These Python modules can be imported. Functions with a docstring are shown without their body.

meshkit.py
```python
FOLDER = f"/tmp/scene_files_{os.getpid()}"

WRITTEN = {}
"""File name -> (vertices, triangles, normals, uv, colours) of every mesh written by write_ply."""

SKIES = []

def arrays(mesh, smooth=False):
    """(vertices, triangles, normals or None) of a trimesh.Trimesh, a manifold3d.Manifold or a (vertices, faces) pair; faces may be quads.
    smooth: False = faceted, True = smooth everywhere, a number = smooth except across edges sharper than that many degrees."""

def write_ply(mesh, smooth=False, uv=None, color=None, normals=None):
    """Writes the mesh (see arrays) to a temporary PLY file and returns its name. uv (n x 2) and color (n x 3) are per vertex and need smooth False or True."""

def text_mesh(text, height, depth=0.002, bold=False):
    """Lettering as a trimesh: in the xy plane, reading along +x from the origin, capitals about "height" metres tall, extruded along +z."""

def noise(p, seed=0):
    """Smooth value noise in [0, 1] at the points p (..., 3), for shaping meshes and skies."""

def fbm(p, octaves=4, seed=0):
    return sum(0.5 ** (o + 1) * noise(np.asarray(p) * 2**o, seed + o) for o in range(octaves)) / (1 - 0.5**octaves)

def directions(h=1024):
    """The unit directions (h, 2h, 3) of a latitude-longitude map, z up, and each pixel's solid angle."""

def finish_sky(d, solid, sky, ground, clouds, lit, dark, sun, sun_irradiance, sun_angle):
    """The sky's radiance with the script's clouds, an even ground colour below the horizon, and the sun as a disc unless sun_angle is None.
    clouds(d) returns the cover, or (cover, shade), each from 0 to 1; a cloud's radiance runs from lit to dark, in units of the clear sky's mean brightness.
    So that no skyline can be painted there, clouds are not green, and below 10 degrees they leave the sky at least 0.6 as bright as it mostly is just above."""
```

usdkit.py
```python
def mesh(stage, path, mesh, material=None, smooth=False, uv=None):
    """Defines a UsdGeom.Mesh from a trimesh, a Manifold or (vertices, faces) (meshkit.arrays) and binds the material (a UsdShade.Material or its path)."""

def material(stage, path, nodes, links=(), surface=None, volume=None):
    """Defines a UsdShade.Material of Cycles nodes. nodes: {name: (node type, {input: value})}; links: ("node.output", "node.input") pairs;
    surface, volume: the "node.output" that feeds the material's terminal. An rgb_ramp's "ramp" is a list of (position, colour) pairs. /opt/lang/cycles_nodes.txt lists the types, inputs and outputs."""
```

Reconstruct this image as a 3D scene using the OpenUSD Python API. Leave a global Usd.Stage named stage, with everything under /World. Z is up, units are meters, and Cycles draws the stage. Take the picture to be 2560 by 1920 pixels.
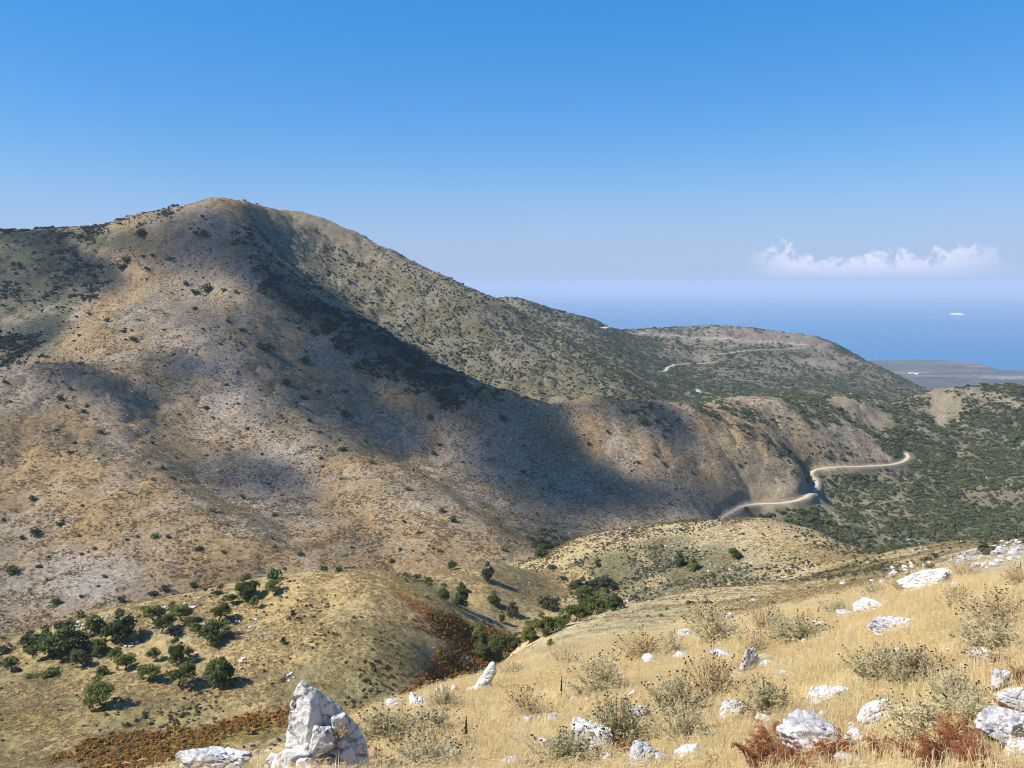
import math
import numpy as np
import trimesh
import meshkit
import usdkit
from pxr import Usd, UsdGeom, UsdLux, UsdShade, Sdf, Gf, Vt
from scipy.interpolate import RBFInterpolator, RectBivariateSpline
from scipy.ndimage import gaussian_filter, map_coordinates

stage = Usd.Stage.CreateInMemory()
UsdGeom.SetStageUpAxis(stage, 'Z')
UsdGeom.SetStageMetersPerUnit(stage, 1.0)
world = UsdGeom.Xform.Define(stage, '/World')
stage.SetDefaultPrim(world.GetPrim())
UsdGeom.Scope.Define(stage, '/World/Looks')

# ------------------------------------------------------------------ camera, sky, sun
EYE = 500.0                                   # the view point stands 500 m above the sea
PITCH = math.radians(7.26)
FOC = 1661.0                                  # focal length for a picture 2212 wide
cam = UsdGeom.Camera.Define(stage, '/World/camera')
cam.CreateHorizontalApertureAttr(36.0)
cam.CreateVerticalApertureAttr(27.0)
cam.CreateFocalLengthAttr(36.0 * FOC / 2212.0)
cam.CreateClippingRangeAttr(Gf.Vec2f(0.3, 200000.0))
cam.CreateExposureAttr(0.83)
xf = UsdGeom.Xformable(cam)
xf.AddTranslateOp().Set(Gf.Vec3d(0, 0, EYE))
xf.AddRotateXOp().Set(90.0 - math.degrees(PITCH))

SUN_EL = math.radians(47.0)
SUN_AZ = math.radians(-103.0)                  # atan2(x, y) of the direction towards the sun: left, a touch behind the camera
sun_dir = np.array([math.sin(SUN_AZ) * math.cos(SUN_EL), math.cos(SUN_AZ) * math.cos(SUN_EL), math.sin(SUN_EL)])
SKY_STRENGTH = 0.075
SUN_INTENSITY = 1.25

def dir_of(u, v):
    x, y = (u - 1106.0) / FOC, (829.5 - v) / FOC
    d = np.array([x, math.cos(PITCH) + y * math.sin(PITCH), -math.sin(PITCH) + y * math.cos(PITCH)])
    return d / np.linalg.norm(d)

# the sky: physical, with a bank of low far cumulus to the right mixed in
sky_nodes = {
    'sky': ('sky_texture', {'sky_type': 'single_scattering', 'sun_disc': False, 'sun_elevation': SUN_EL, 'sun_rotation': SUN_AZ,
                            'altitude': 500.0, 'air_density': 1.0, 'aerosol_density': 0.1, 'ozone_density': 2.5}),
    'gm': ('gamma', {'gamma': 0.40}), 'tn': ('mix_color', {'blend_type': 'multiply', 'fac': 1.0, 'b': (0.93, 0.95, 1.05), 'use_clamp': False}), 'grade': ('hsv', {'saturation': 2.2, 'value': 3.0}),
    'airf': ('map_range', {'range_type': 'smoothstep', 'from_min': -0.03, 'from_max': 0.17, 'to_min': 0.85, 'to_max': 0.0, 'clamp': True}), 'air': ('mix_color', {'b': (2.15, 3.1, 5.3), 'use_clamp': False}),
    'tc': ('texture_coordinate', {}),
    'sep': ('separate_xyz', {}),
    'az': ('math', {'math_type': 'arctan2'}),
    # clouds: wide low bank, flat base, billowing tops
    'cmb': ('combine_xyz', {'z': 0.37}),
    'n1': ('noise_texture', {'scale': 42.0, 'detail': 7.0, 'roughness': 0.58, 'distortion': 0.35}),
    'n2': ('noise_texture', {'scale': 17.0, 'detail': 3.0, 'roughness': 0.5}),
    'bank_l': ('map_range', {'range_type': 'smoothstep', 'from_min': 0.28, 'from_max': 0.36, 'to_min': 0.0, 'to_max': 1.0, 'clamp': True}),
    'bank_r': ('map_range', {'range_type': 'smoothstep', 'from_min': 0.48, 'from_max': 0.60, 'to_min': 1.0, 'to_max': 0.0, 'clamp': True}),
    'base': ('map_range', {'range_type': 'smoothstep', 'from_min': 0.004, 'from_max': 0.016, 'to_min': 0.0, 'to_max': 1.0, 'clamp': True}),
    'h': ('map_range', {'from_min': 0.006, 'from_max': 0.056, 'to_min': 0.0, 'to_max': 1.0, 'clamp': False}),
    'nsum': ('math', {'math_type': 'multiply_add', 'value2': 0.55}),
    'cov0': ('math', {'math_type': 'subtract'}),
    'hs': ('math', {'math_type': 'multiply', 'value2': 0.50}),
    'cov': ('map_range', {'range_type': 'smoothstep', 'from_min': 0.42, 'from_max': 0.60, 'to_min': 0.0, 'to_max': 0.85, 'clamp': True}),
    'm1': ('math', {'math_type': 'multiply'}), 'm2': ('math', {'math_type': 'multiply'}), 'm3': ('math', {'math_type': 'multiply'}),
    'ccol': ('rgb_ramp', {'ramp': [(0.0, (4.0, 4.6, 6.6)), (1.0, (9.4, 8.9, 9.4))]}),
    'mix': ('mix_color', {'use_clamp': False}),
    'bg': ('background_shader', {'strength': SKY_STRENGTH}),
}
sky_links = [
    ('tc.generated', 'sep.vector'), ('sep.x', 'az.value1'), ('sep.y', 'az.value2'),
    ('az.value', 'cmb.x'), ('sep.z', 'cmb.y'), ('cmb.vector', 'n1.vector'), ('cmb.vector', 'n2.vector'),
    ('az.value', 'bank_l.value'), ('az.value', 'bank_r.value'), ('sep.z', 'base.value'), ('sep.z', 'h.value'),
    ('n2.fac', 'nsum.value1'), ('n1.fac', 'nsum.value3'), ('h.result', 'hs.value1'),
    ('nsum.value', 'cov0.value1'), ('hs.value', 'cov0.value2'), ('cov0.value', 'cov.value'),
    ('cov.result', 'm1.value1'), ('bank_l.result', 'm1.value2'), ('m1.value', 'm2.value1'), ('bank_r.result', 'm2.value2'),
    ('m2.value', 'm3.value1'), ('base.result', 'm3.value2'), ('h.result', 'ccol.fac'),
    ('m3.value', 'mix.fac'), ('sky.color', 'gm.color'), ('gm.color', 'tn.a'), ('tn.result', 'grade.color'), ('grade.color', 'air.a'), ('sep.z', 'airf.value'), ('airf.result', 'air.fac'), ('air.result', 'mix.a'), ('ccol.color', 'mix.b'), ('mix.result', 'bg.color'),
]
sky_mat = usdkit.material(stage, '/World/Looks/sky', sky_nodes, sky_links, surface='bg.background')
dome = UsdLux.DomeLight.Define(stage, '/World/sky')
UsdShade.MaterialBindingAPI.Apply(dome.GetPrim()).Bind(sky_mat)

sun = UsdLux.DistantLight.Define(stage, '/World/sun')
sun.CreateIntensityAttr(SUN_INTENSITY)
sun.CreateAngleAttr(0.53)
sun.CreateNormalizeAttr(True)
sun.CreateColorAttr(Gf.Vec3f(1.0, 0.94, 0.86))
q = Gf.Rotation(Gf.Vec3d(0, 0, 1), Gf.Vec3d(*[float(c) for c in sun_dir]))
UsdGeom.Xformable(sun).AddOrientOp().Set(Gf.Quatf(q.GetQuat()))

# ------------------------------------------------------------------ helpers
_names = {}
def numbered(name, parent='/World'):
    k = (parent, name)
    n = _names.get(k, -1) + 1
    _names[k] = n
    return f'{parent}/{name}' if n == 0 else f'{parent}/{name}_{n:03d}'

def tag(prim, label=None, cat=None, group=None, kind=None):
    prim = prim.GetPrim() if hasattr(prim, 'GetPrim') else prim
    for k, val in (('label', label), ('category', cat), ('group', group), ('kind', kind)):
        if val:
            prim.SetCustomDataByKey(k, val)
    return prim

def raw_mesh(path, v, f, mat, normals=None, colors=None):
    m = UsdGeom.Mesh.Define(stage, path)
    m.CreatePointsAttr(Vt.Vec3fArray.FromNumpy(np.ascontiguousarray(v, np.float32)))
    m.CreateFaceVertexCountsAttr(Vt.IntArray.FromNumpy(np.full(len(f), f.shape[1], np.int32)))
    m.CreateFaceVertexIndicesAttr(Vt.IntArray.FromNumpy(np.ascontiguousarray(f, np.int32).ravel()))
    m.CreateSubdivisionSchemeAttr('none')
    if normals is not None:
        m.CreateNormalsAttr(Vt.Vec3fArray.FromNumpy(np.ascontiguousarray(normals, np.float32)))
        m.SetNormalsInterpolation('vertex')
    for k, c in (colors or {}).items():
        UsdGeom.PrimvarsAPI(m).CreatePrimvar(k, Sdf.ValueTypeNames.Color3fArray, 'vertex').Set(Vt.Vec3fArray.FromNumpy(np.ascontiguousarray(c, np.float32)))
    UsdShade.MaterialBindingAPI.Apply(m.GetPrim()).Bind(mat)
    return m

def part(name, mesh, mat, parent, smooth=False, label=None):
    p = str(parent.GetPath() if hasattr(parent, 'GetPath') else parent)
    m = usdkit.mesh(stage, numbered(name, p), mesh, mat, smooth=smooth)
    if label:
        tag(m, label)
    return m

def smoothstep(a, b, x):
    t = np.clip((np.asarray(x, float) - a) / (b - a), 0, 1)
    return t * t * (3 - 2 * t)

# ------------------------------------------------------------------ the lie of the land: spot heights of ridges, slopes and gullies
# V(u, v, Y): a spot seen at pixel (u, v) of the photograph (2212 wide), Y metres ahead.  H(u, Y, z): a spot hidden behind a crest.
ctrl = []          # azimuth, range, height over range, region
def V(reg, *pts):
    for (u, v, Y) in pts:
        d = dir_of(u, v)
        s = Y / d[1]
        r = math.hypot(d[0], d[1]) * s
        ctrl.append((math.atan2(d[0], d[1]), r, d[2] * s / r, reg))
def H(reg, *pts):
    for (u, Y, z) in pts:
        d = dir_of(u, 618.0)
        r = Y * math.hypot(d[0], d[1]) / d[1]
        ctrl.append((math.atan2(d[0], d[1]), r, z / r, reg))

FG, GH, BM, BR, KN, HH, RH = range(7)
V(FG, (2212,1659,5.2),(2212,1500,7),(2212,1400,9.3),(2212,1300,14.5),(2212,1250,22),(2212,1200,50),(2212,1168,90),
  (2050,1659,5.8),(2050,1500,8.2),(2050,1400,11.5),(2050,1300,20),(2050,1250,36),(2050,1230,60),(2050,1206,110),
  (1900,1659,6.5),(1900,1500,9.6),(1900,1400,14.5),(1900,1320,26),(1900,1270,55),(1900,1245,100),
  (1700,1659,7.5),(1700,1550,10.5),(1700,1450,16.5),(1700,1400,22.6),(1700,1350,36),(1700,1320,60),(1700,1295,110),(1700,1280,165),
  (1520,1659,8.4),(1520,1550,12.3),(1520,1450,20),(1520,1400,29),(1520,1365,50),(1520,1330,95),(1520,1300,150),
  (1350,1659,9.2),(1350,1600,11.5),(1350,1550,14.3),(1350,1500,18),(1350,1450,25),(1350,1405,40),(1350,1372,70),(1350,1340,115),(1350,1309,152),
  (1220,1659,9.8),(1220,1560,14.6),(1220,1500,19.5),(1220,1440,31),(1220,1405,65),(1220,1363,120),
  (1106,1659,10.3),(1106,1600,12.8),(1106,1550,16),(1106,1500,21),(1106,1455,30),(1106,1430,70),(1106,1412,98),
  (1040,1659,10.7),(1040,1560,16),(1040,1470,26),
  (960,1659,11),(960,1580,14.5),(960,1505,22),(860,1659,11.3),(860,1580,15),(860,1528,19),(780,1659,12),(780,1580,16),
  (640,1659,12.5),(640,1645,14))
H(FG, (500,12,-7.9),(500,15,-10.6),(300,12,-8.4),(300,14,-10.4),(0,12,-8.9),(0,14,-11.0),
  (1040,50,-27),(1040,100,-56),(1040,150,-82),(960,50,-30),(960,100,-62),(960,145,-84),(860,50,-32),(860,100,-64),(860,140,-85),
  (780,50,-34),(780,100,-68),(640,50,-36),(640,100,-72),(640,135,-86.5),(300,50,-37.5),(300,100,-75),(300,122,-84.5),(0,50,-39),(0,100,-77),(0,120,-85),
  (1220,170,-80),(1220,225,-103),(1350,200,-88),(1350,240,-106),(1520,200,-82),(1520,235,-96))
for u_, s_ in ((2212,.30),(2050,.32),(1900,.35),(1700,.39),(1520,.42),(1350,.44),(1106,.46),(860,.47),(640,.475),(300,.48),(0,.49)):
    H(FG, (u_, 1.0, -1.7 - s_), (u_, 2.5, -1.7 - s_ * 2.5))
V(GH, (0,1659,135),(0,1600,146),(0,1500,165),(150,1560,151),(250,1640,138),(400,1600,146),(620,1550,156),(500,1520,160),(235,1520,158),
  (470,1480,168),(100,1460,173),(300,1400,185),(500,1400,183),(650,1400,178),(800,1400,175),(900,1420,181),(700,1320,198),(560,1300,205),
  (420,1293,208),(250,1340,199),(140,1362,197),(40,1400,191),(600,1262,214),(700,1248,215),(800,1241,216),(880,1255,218),(750,1480,166),(850,1350,190),(860,1520,163),(0,1430,185),
  (950,1330,205),(1000,1375,206),(950,1480,181),(1050,1402,209),(1000,1440,195),(1120,1370,226),
  (1000,1225,270),(1080,1216,285),(1060,1280,250),(1000,1300,240),(920,1262,235),(1150,1300,258),(1180,1240,300),(1230,1272,285),(1050,1340,225))
V(KN, (1230,1312,258),(1350,1296,273),(1270,1282,276),(1190,1222,330),(1176,1197,385),
  (1230,1175,345),(1300,1152,345),(1450,1132,335),(1650,1120,322),(1760,1145,305),(1850,1183,280),(1890,1195,262),
  (1350,1200,310),(1350,1250,288),(1500,1200,295),(1500,1240,275),(1650,1200,275),(1600,1270,245),(1700,1255,235),(1850,1230,200),
  (1950,1212,180),(2000,1193,195),(2100,1180,175),(1950,1185,250),(2050,1172,240),(2150,1170,200))
H(GH, (0,240,-116),(0,290,-142),(250,245,-109),(250,300,-142),(420,252,-107),(420,310,-142),(600,258,-105),(600,320,-143),(800,260,-104),(800,320,-142),
  (1000,330,-135),(1080,345,-138),(920,320,-137))
H(KN, (1300,395,-133),(1450,390,-130),(1650,380,-125),(1650,450,-165),(1850,330,-130),(1850,420,-178),(2000,330,-130),(2000,420,-183),(2150,300,-120),(2150,420,-186),
  (1250,440,-152),(1400,470,-160),(1540,530,-172),(1700,560,-190),(1850,570,-200))
V(BM, (0,1330,335),(150,1320,340),(420,1260,370),(600,1240,380),(750,1225,390),(900,1200,400),(1000,1200,405),(1100,1205,400),(1150,1190,425),
  (1120,1130,500),(1050,1060,560),(950,1000,610),(820,880,700),(740,780,760),
  (480,432,1000),(490,500,940),(510,560,880),(535,650,800),(560,760,720),(640,860,650),(760,940,590),(850,990,550),(930,1040,510),(1000,1090,475),(1080,1140,445),
  (560,500,960),(640,580,925),(720,640,890),(800,690,855),(900,745,810),(1000,800,765),(1070,830,740),
  (650,680,830),(700,720,815),(850,800,755),(950,900,690),(1080,950,650),(620,780,735),
  (1130,850,720),(1280,852,720),(1420,860,720),(1480,865,725),(1560,905,715),(1640,950,700),(1700,990,690),(1740,1025,690),
  (1600,880,776),(1650,890,795),(1750,930,788),(1850,960,800),(1560,867,795),(1700,872,825),
  (1300,1000,620),(1400,1050,600),(1500,1080,600),(1400,1130,560),(1300,1140,530),(1200,1160,480),(1550,1000,650),(1500,930,680),(1200,900,680),(1250,950,645),
  (0,514,930),(60,507,945),(120,498,960),(200,488,1000),(300,462,1020),(380,446,1020),(50,620,850),(0,720,760),(0,780,700),(100,740,730),(200,610,870),(230,580,890),
  (120,680,790),(330,560,890),(400,650,820),(300,700,750),(200,720,720),
  (0,800,570),(80,785,585),(150,775,600),(230,790,610),(300,830,600),(260,880,550),(340,980,495),(450,1085,440),(560,1150,412),(680,1210,392),
  (100,900,520),(100,1000,470),(200,1100,425),(100,1200,385),(300,1200,385),(0,1100,425),(400,1180,395),(0,950,490),
  (330,880,590),(400,980,530),(500,1080,475),(620,1160,430),(350,760,680),(500,900,600),(600,1000,535),(700,1080,480),(800,1150,435),(450,800,660))
H(BM, (850,600,-137),(1000,520,-147),(1080,480,-150),(0,640,-86),(80,650,-82),(480,1100,96),(380,1120,80),(200,1150,50),(0,1150,30))
H(BR, (600,985,38),(640,975,21),(680,965,5),(720,945,-15),(800,918,-54),(900,878,-86),(1000,850,-125),(1130,800,-142),(1280,800,-150),(1420,800,-152),
  (480,1400,-50),(650,1400,20),(850,1400,-60),(1000,1350,-120),(0,1500,-60),(200,1500,-60),(200,2500,-300),(500,2500,-300),(800,2500,-330))
V(BM, (525,436,1045),(560,443,1080))
V(BR, (605,452,1150),(650,456,1200),(700,468,1195),(750,490,1190),(850,540,1170),(950,590,1150),(1020,620,1130),(1080,647,1110),(1250,750,1080),(1400,830,1000),(1430,852,980),
  (700,560,1080),(850,660,1020),(1000,750,960),(1130,810,920),(1300,843,900),(1150,720,1050),(590,490,1060))
V(HH, (1102,642,1650),(1160,655,1650),(1230,676,1680),(1280,688,1700),(1320,708,1750),(1200,700,1500),(1300,750,1400),
  (1340,713,1800),(1400,712,1850),(1450,707,1900),(1550,702,1950),(1650,712,1950),(1700,720,1950),(1750,722,2000),(1800,740,1980),(1850,765,1950),(1900,795,1900),(1940,815,1850),(1985,832,1780),
  (1500,728,1830),(1740,746,1860),(1600,770,1700),(1450,790,1550),(1500,845,1250),(1600,840,1350),(1700,850,1350),(1800,830,1550),(1900,840,1600),(1950,846,1600),(1750,790,1720),(1400,780,1450),
  (1450,862,1100),(1550,866,1100),(1700,868,1150),(1800,858,1250),(1900,858,1300))
H(HH, (1050,2300,-330),(1200,2400,-380),(1400,2500,-400),(1600,2600,-420),(1800,2600,-440),(1950,2500,-460),(1000,3000,-520),(1300,3100,-540),(1700,3100,-540),(2000,2900,-530),
  (200,3500,-520),(600,3500,-520),(2300,2900,-530),(2100,2400,-470))
V(RH, (1850,1170,600),(2000,1165,600),(2200,1160,600),(1560,1110,610),(1640,1086,640),(1700,1085,640),(1750,1050,690),(1748,1015,750),(1850,1006,768),(1950,990,800),(1962,975,825),
  (1850,1100,660),(2000,1100,680),(2150,1100,690),(1950,1050,740),(2100,1030,760),(2200,1050,720),(2050,960,850),(2150,950,860),(2212,950,850),
  (2050,880,950),(2000,846,1000),(2130,831,1010),(2212,836,1020),(2040,834,1010),(1900,880,1000),(1980,852,1040),
  (1790,858,930),(1814,855,930),(1860,866,920),(1950,930,880),(1880,900,900),(1720,880,830),(1760,866,900))
H(RH, (2000,1150,-200),(2130,1200,-220),(2212,1200,-220),(2100,1400,-270),(2100,2000,-400),(1814,1010,-165))
A = np.array([c[:3] for c in ctrl]); R = np.array([c[3] for c in ctrl])
# beyond the frame the land goes on as it enters it
aL, aR = A[:, 0] < math.atan2(140 - 1106, FOC), A[:, 0] > math.atan2(2110 - 1106, FOC)
extra, extraR = [], []
for sel, sg in ((aL, -1), (aR, 1)):
    for k, da in enumerate((0.16, 0.36, 0.62)):
        B = A[sel].copy(); B[:, 0] += sg * da
        damp = (0.94, 0.85, 0.7)[k]
        near = B[:, 1] < 60
        B[:, 2] = np.where(near, B[:, 2] + (-0.055 if sg < 0 else 0.055) * (k + 1), B[:, 2] * damp)
        extra.append(B); extraR.append(R[sel])
for az in (-2.9, -2.4, -1.9, -1.5, 1.5, 1.9, 2.4, 2.9):       # behind the viewer the slope climbs on
    for r in (1.0, 2.5, 8, 30, 100, 300, 900, 2500):
        s = -0.515 * math.cos(az) + 0.278 * math.sin(az)
        zz = -1.7 + 120 * math.tanh(s * r / 120) - (400 * (r / 2500) ** 2)
        extra.append(np.array([[az, r, zz / r]])); extraR.append(np.array([FG if r < 200 else BM]))
CT, CR = np.vstack([A] + extra), np.concatenate([R] + extraR)

KA, KR = 4.0, 3.0
warp = lambda az, r: np.stack([az * KA, np.log(r) * KR], -1)
rbf = RBFInterpolator(warp(CT[:, 0], CT[:, 1]), CT[:, 2], kernel='thin_plate_spline', smoothing=1e-6)

def axis(segments):
    return np.concatenate([np.linspace(a, b, n, endpoint=False) for a, b, n in segments] + [[segments[-1][1]]])
AZ = axis([(-3.05, -0.72, 70), (-0.72, -0.61, 60), (-0.61, 0.61, 980), (0.61, 0.72, 60), (0.72, 3.05, 70)])
LR = axis([(math.log(0.8), math.log(5), 40), (math.log(5), math.log(120), 250), (math.log(120), math.log(2100), 560), (math.log(2100), math.log(3600), 30)])
cz, cl = axis([(-3.05, -0.8, 40), (-0.8, 0.8, 230), (0.8, 3.05, 40)]), axis([(LR[0], math.log(60), 90), (math.log(60), LR[-1], 210)])
gz, gl = np.meshgrid(cz, cl, indexing='ij')
ce = rbf(np.stack([gz.ravel() * KA, gl.ravel() * KR], -1)).reshape(gz.shape)
spl = RectBivariateSpline(cz, cl, ce, kx=3, ky=3)
GE = spl(AZ, LR)                                             # height over range on the fine grid
RG = np.exp(LR)[None, :].repeat(len(AZ), 0)
GX, GY = RG * np.sin(AZ)[:, None], RG * np.cos(AZ)[:, None]
GZ = GE * RG
# weathering: gullies and hummocks, growing with distance so that near ground keeps its small scale
pp = np.stack([GX, GY, np.zeros_like(GX)], -1)
far = smoothstep(250, 700, RG)
mid = smoothstep(60, 160, RG) * 1.0
GZ += far * (meshkit.fbm(pp / 70.0, 4, 3) - 0.5) * 6.0
rid = 1 - np.abs(2 * meshkit.fbm(pp / 55.0 + 7.7, 3, 11) - 1)
GZ -= far * (rid ** 3 - 0.35) * 4.0
GZ += mid * (meshkit.fbm(pp / 16.0, 3, 5) - 0.5) * (1.5 + 1.6 * far)
rid2 = 1 - np.abs(2 * meshkit.fbm(pp / 24.0 + 3.1, 3, 15) - 1)
GZ -= far * (rid2 ** 4) * 2.2
GZ += smoothstep(4, 14, RG) * (meshkit.fbm(pp / 2.6, 4, 9) - 0.5) * 0.32
GE = GZ / RG
ZONE = np.zeros(GE.shape, int)
W = warp(AZ[:, None] + 0 * RG, RG)
W += (np.stack([meshkit.fbm(pp / 30.0, 3, 21), meshkit.fbm(pp / 30.0, 3, 22)], -1) - 0.5) * 0.25
from scipy.spatial import cKDTree
_, idx = cKDTree(warp(CT[:, 0], CT[:, 1])).query(W.reshape(-1, 2))
ZONE = CR[idx].reshape(GE.shape)
def ground_z(x, y):
    """height (above the eye) of the land at x, y"""
    az, lr = np.arctan2(x, y), np.log(np.maximum(np.hypot(x, y), 0.81))
    i, j = np.interp(az, AZ, np.arange(len(AZ))), np.interp(lr, LR, np.arange(len(LR)))
    return map_coordinates(GZ, [np.atleast_1d(i), np.atleast_1d(j)], order=1, mode='nearest')

def spot(u, v, rmin=2.0, rmax=4000.0):
    """the point of the land seen at pixel (u, v): x, y, z over the eye, or None"""
    d = dir_of(u, v)
    az, er = math.atan2(d[0], d[1]), d[2] / math.hypot(d[0], d[1])
    i = np.interp(az, AZ, np.arange(len(AZ)))
    i0 = int(i); t = i - i0
    e = GE[i0] * (1 - t) + GE[min(i0 + 1, len(AZ) - 1)] * t
    ok = (e >= er) & (RG[0] >= rmin) & (RG[0] <= rmax)
    if not ok.any():
        return None
    k = int(np.argmax(ok))
    if k == 0:
        r = RG[0, 0]
    else:
        a, b = e[k - 1] - er, e[k] - er
        s = 0 if b == a else -a / (b - a)
        r = math.exp(LR[k - 1] + min(max(s, 0), 1) * (LR[k] - LR[k - 1]))
    return np.array([r * math.sin(az), r * math.cos(az), r * er])

# dirt roads: levelled shelves cut into the slopes, traced by where they run
ROADS = [
 ([(1536, 1121), (1562, 1113), (1586, 1101), (1596, 1091), (1605, 1088), (1640, 1089), (1680, 1089), (1715, 1084), (1740, 1074), (1755, 1061), (1765, 1046), (1758, 1030), (1748, 1015), (1760, 1009), (1800, 1008), (1856, 1008), (1926, 1005), (1951, 998), (1963, 986), (1956, 974)], 3.9, 2.0, 'pale winding dirt road round the foot of the mountain spur'),
 ([(1300, 710), (1340, 715), (1382, 721), (1441, 724), (1492, 729), (1548, 732), (1597, 734), (1636, 739), (1695, 741), (1730, 746), (1741, 744)], 14.0, 4.0, 'upper pale road cutting across the far headland'),
 ([(1740, 753), (1695, 755), (1646, 756), (1611, 758), (1587, 761), (1558, 766), (1519, 767)], 5.0, 4.0, 'lower faint road across the far headland'),
 ([(1548, 782), (1519, 785), (1480, 785), (1457, 786), (1443, 792), (1437, 801), (1421, 803)], 5.0, 3.0, 'short bent piece of dirt road at the foot of the headland'),
 ([(1503, 841), (1509, 846), (1519, 849), (1535, 852)], 7.0, 2.0, 'small bare dirt clearing among the green scrub')]
PATHS = []
from scipy.spatial import cKDTree
for px, w_, sm, lab in ROADS:
    pts = np.array([q_ for q_ in (spot(u, v, 150) for u, v in px) if q_ is not None])
    seg = np.concatenate([[0], np.cumsum(np.linalg.norm(np.diff(pts[:, :2], axis=0), axis=1))])
    s_ = np.arange(0, seg[-1], 2.5)
    P = np.stack([np.interp(s_, seg, pts[:, k]) for k in (0, 1)], -1)
    for k in (0, 1):
        P[:, k] = gaussian_filter(P[:, k], sm, mode='nearest')
    z_ = gaussian_filter(ground_z(P[:, 0], P[:, 1]), 6.0, mode='nearest')
    PATHS.append((P, z_, w_, lab))
    d_, k_ = cKDTree(P).query(np.stack([GX.ravel(), GY.ravel()], -1), distance_upper_bound=w_ / 2 + 9)
    on = np.isfinite(d_)
    bl = smoothstep(w_ / 2 + 6.5, w_ / 2 + 1.2, d_[on])
    g = GZ.ravel()
    g[on] = g[on] * (1 - bl) + z_[k_[on]] * bl
    GZ = g.reshape(GZ.shape)
GE = GZ / RG
VIS = GE >= np.maximum.accumulate(np.concatenate([np.full((len(AZ), 1), -9.0), GE[:, :-1]], 1), 1) - 0.004
# pixel (2212-wide picture) of every grid point, to know which part of the photograph shows it
_f = GY * math.cos(PITCH) - GZ * math.sin(PITCH)
_u = GY * math.sin(PITCH) + GZ * math.cos(PITCH)
with np.errstate(all='ignore'):
    PU = np.where(_f > 0.1, 1106 + FOC * GX / _f, -9999)
    PV = np.where(_f > 0.1, 829.5 - FOC * _u / _f, -9999)

# ------------------------------------------------------------------ ground colours (what grows or lies there), spot by spot
C = lambda *c: np.array(c, float)
N1 = lambda s, seed, o=4: meshkit.fbm(pp / s, o, seed)
nA, nB, nC = N1(60, 31), N1(22, 32), N1(9, 33)
base = {FG: C(.50, .395, .21), GH: C(.30, .225, .105), KN: C(.31, .245, .13), BM: C(.197, .147, .088), BR: C(.225, .175, .10), HH: C(.21, .165, .125), RH: C(.205, .165, .105)}
TINT = np.zeros(GX.shape + (3,)); STONE = np.zeros(GX.shape); SCRUB = np.zeros(GX.shape)
for k, c in base.items():
    TINT[ZONE == k] = c
for k, (st, sc) in {FG: (.10, .05), GH: (.10, .10), KN: (.26, .22), BM: (.30, .06), BR: (.34, .3), HH: (.26, .35), RH: (.26, .3)}.items():
    STONE[ZONE == k] = st; SCRUB[ZONE == k] = sc
for k in range(3):
    TINT[..., k] = gaussian_filter(TINT[..., k], 5)
STONE, SCRUB = gaussian_filter(STONE, 6), gaussian_filter(SCRUB, 6)

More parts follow.
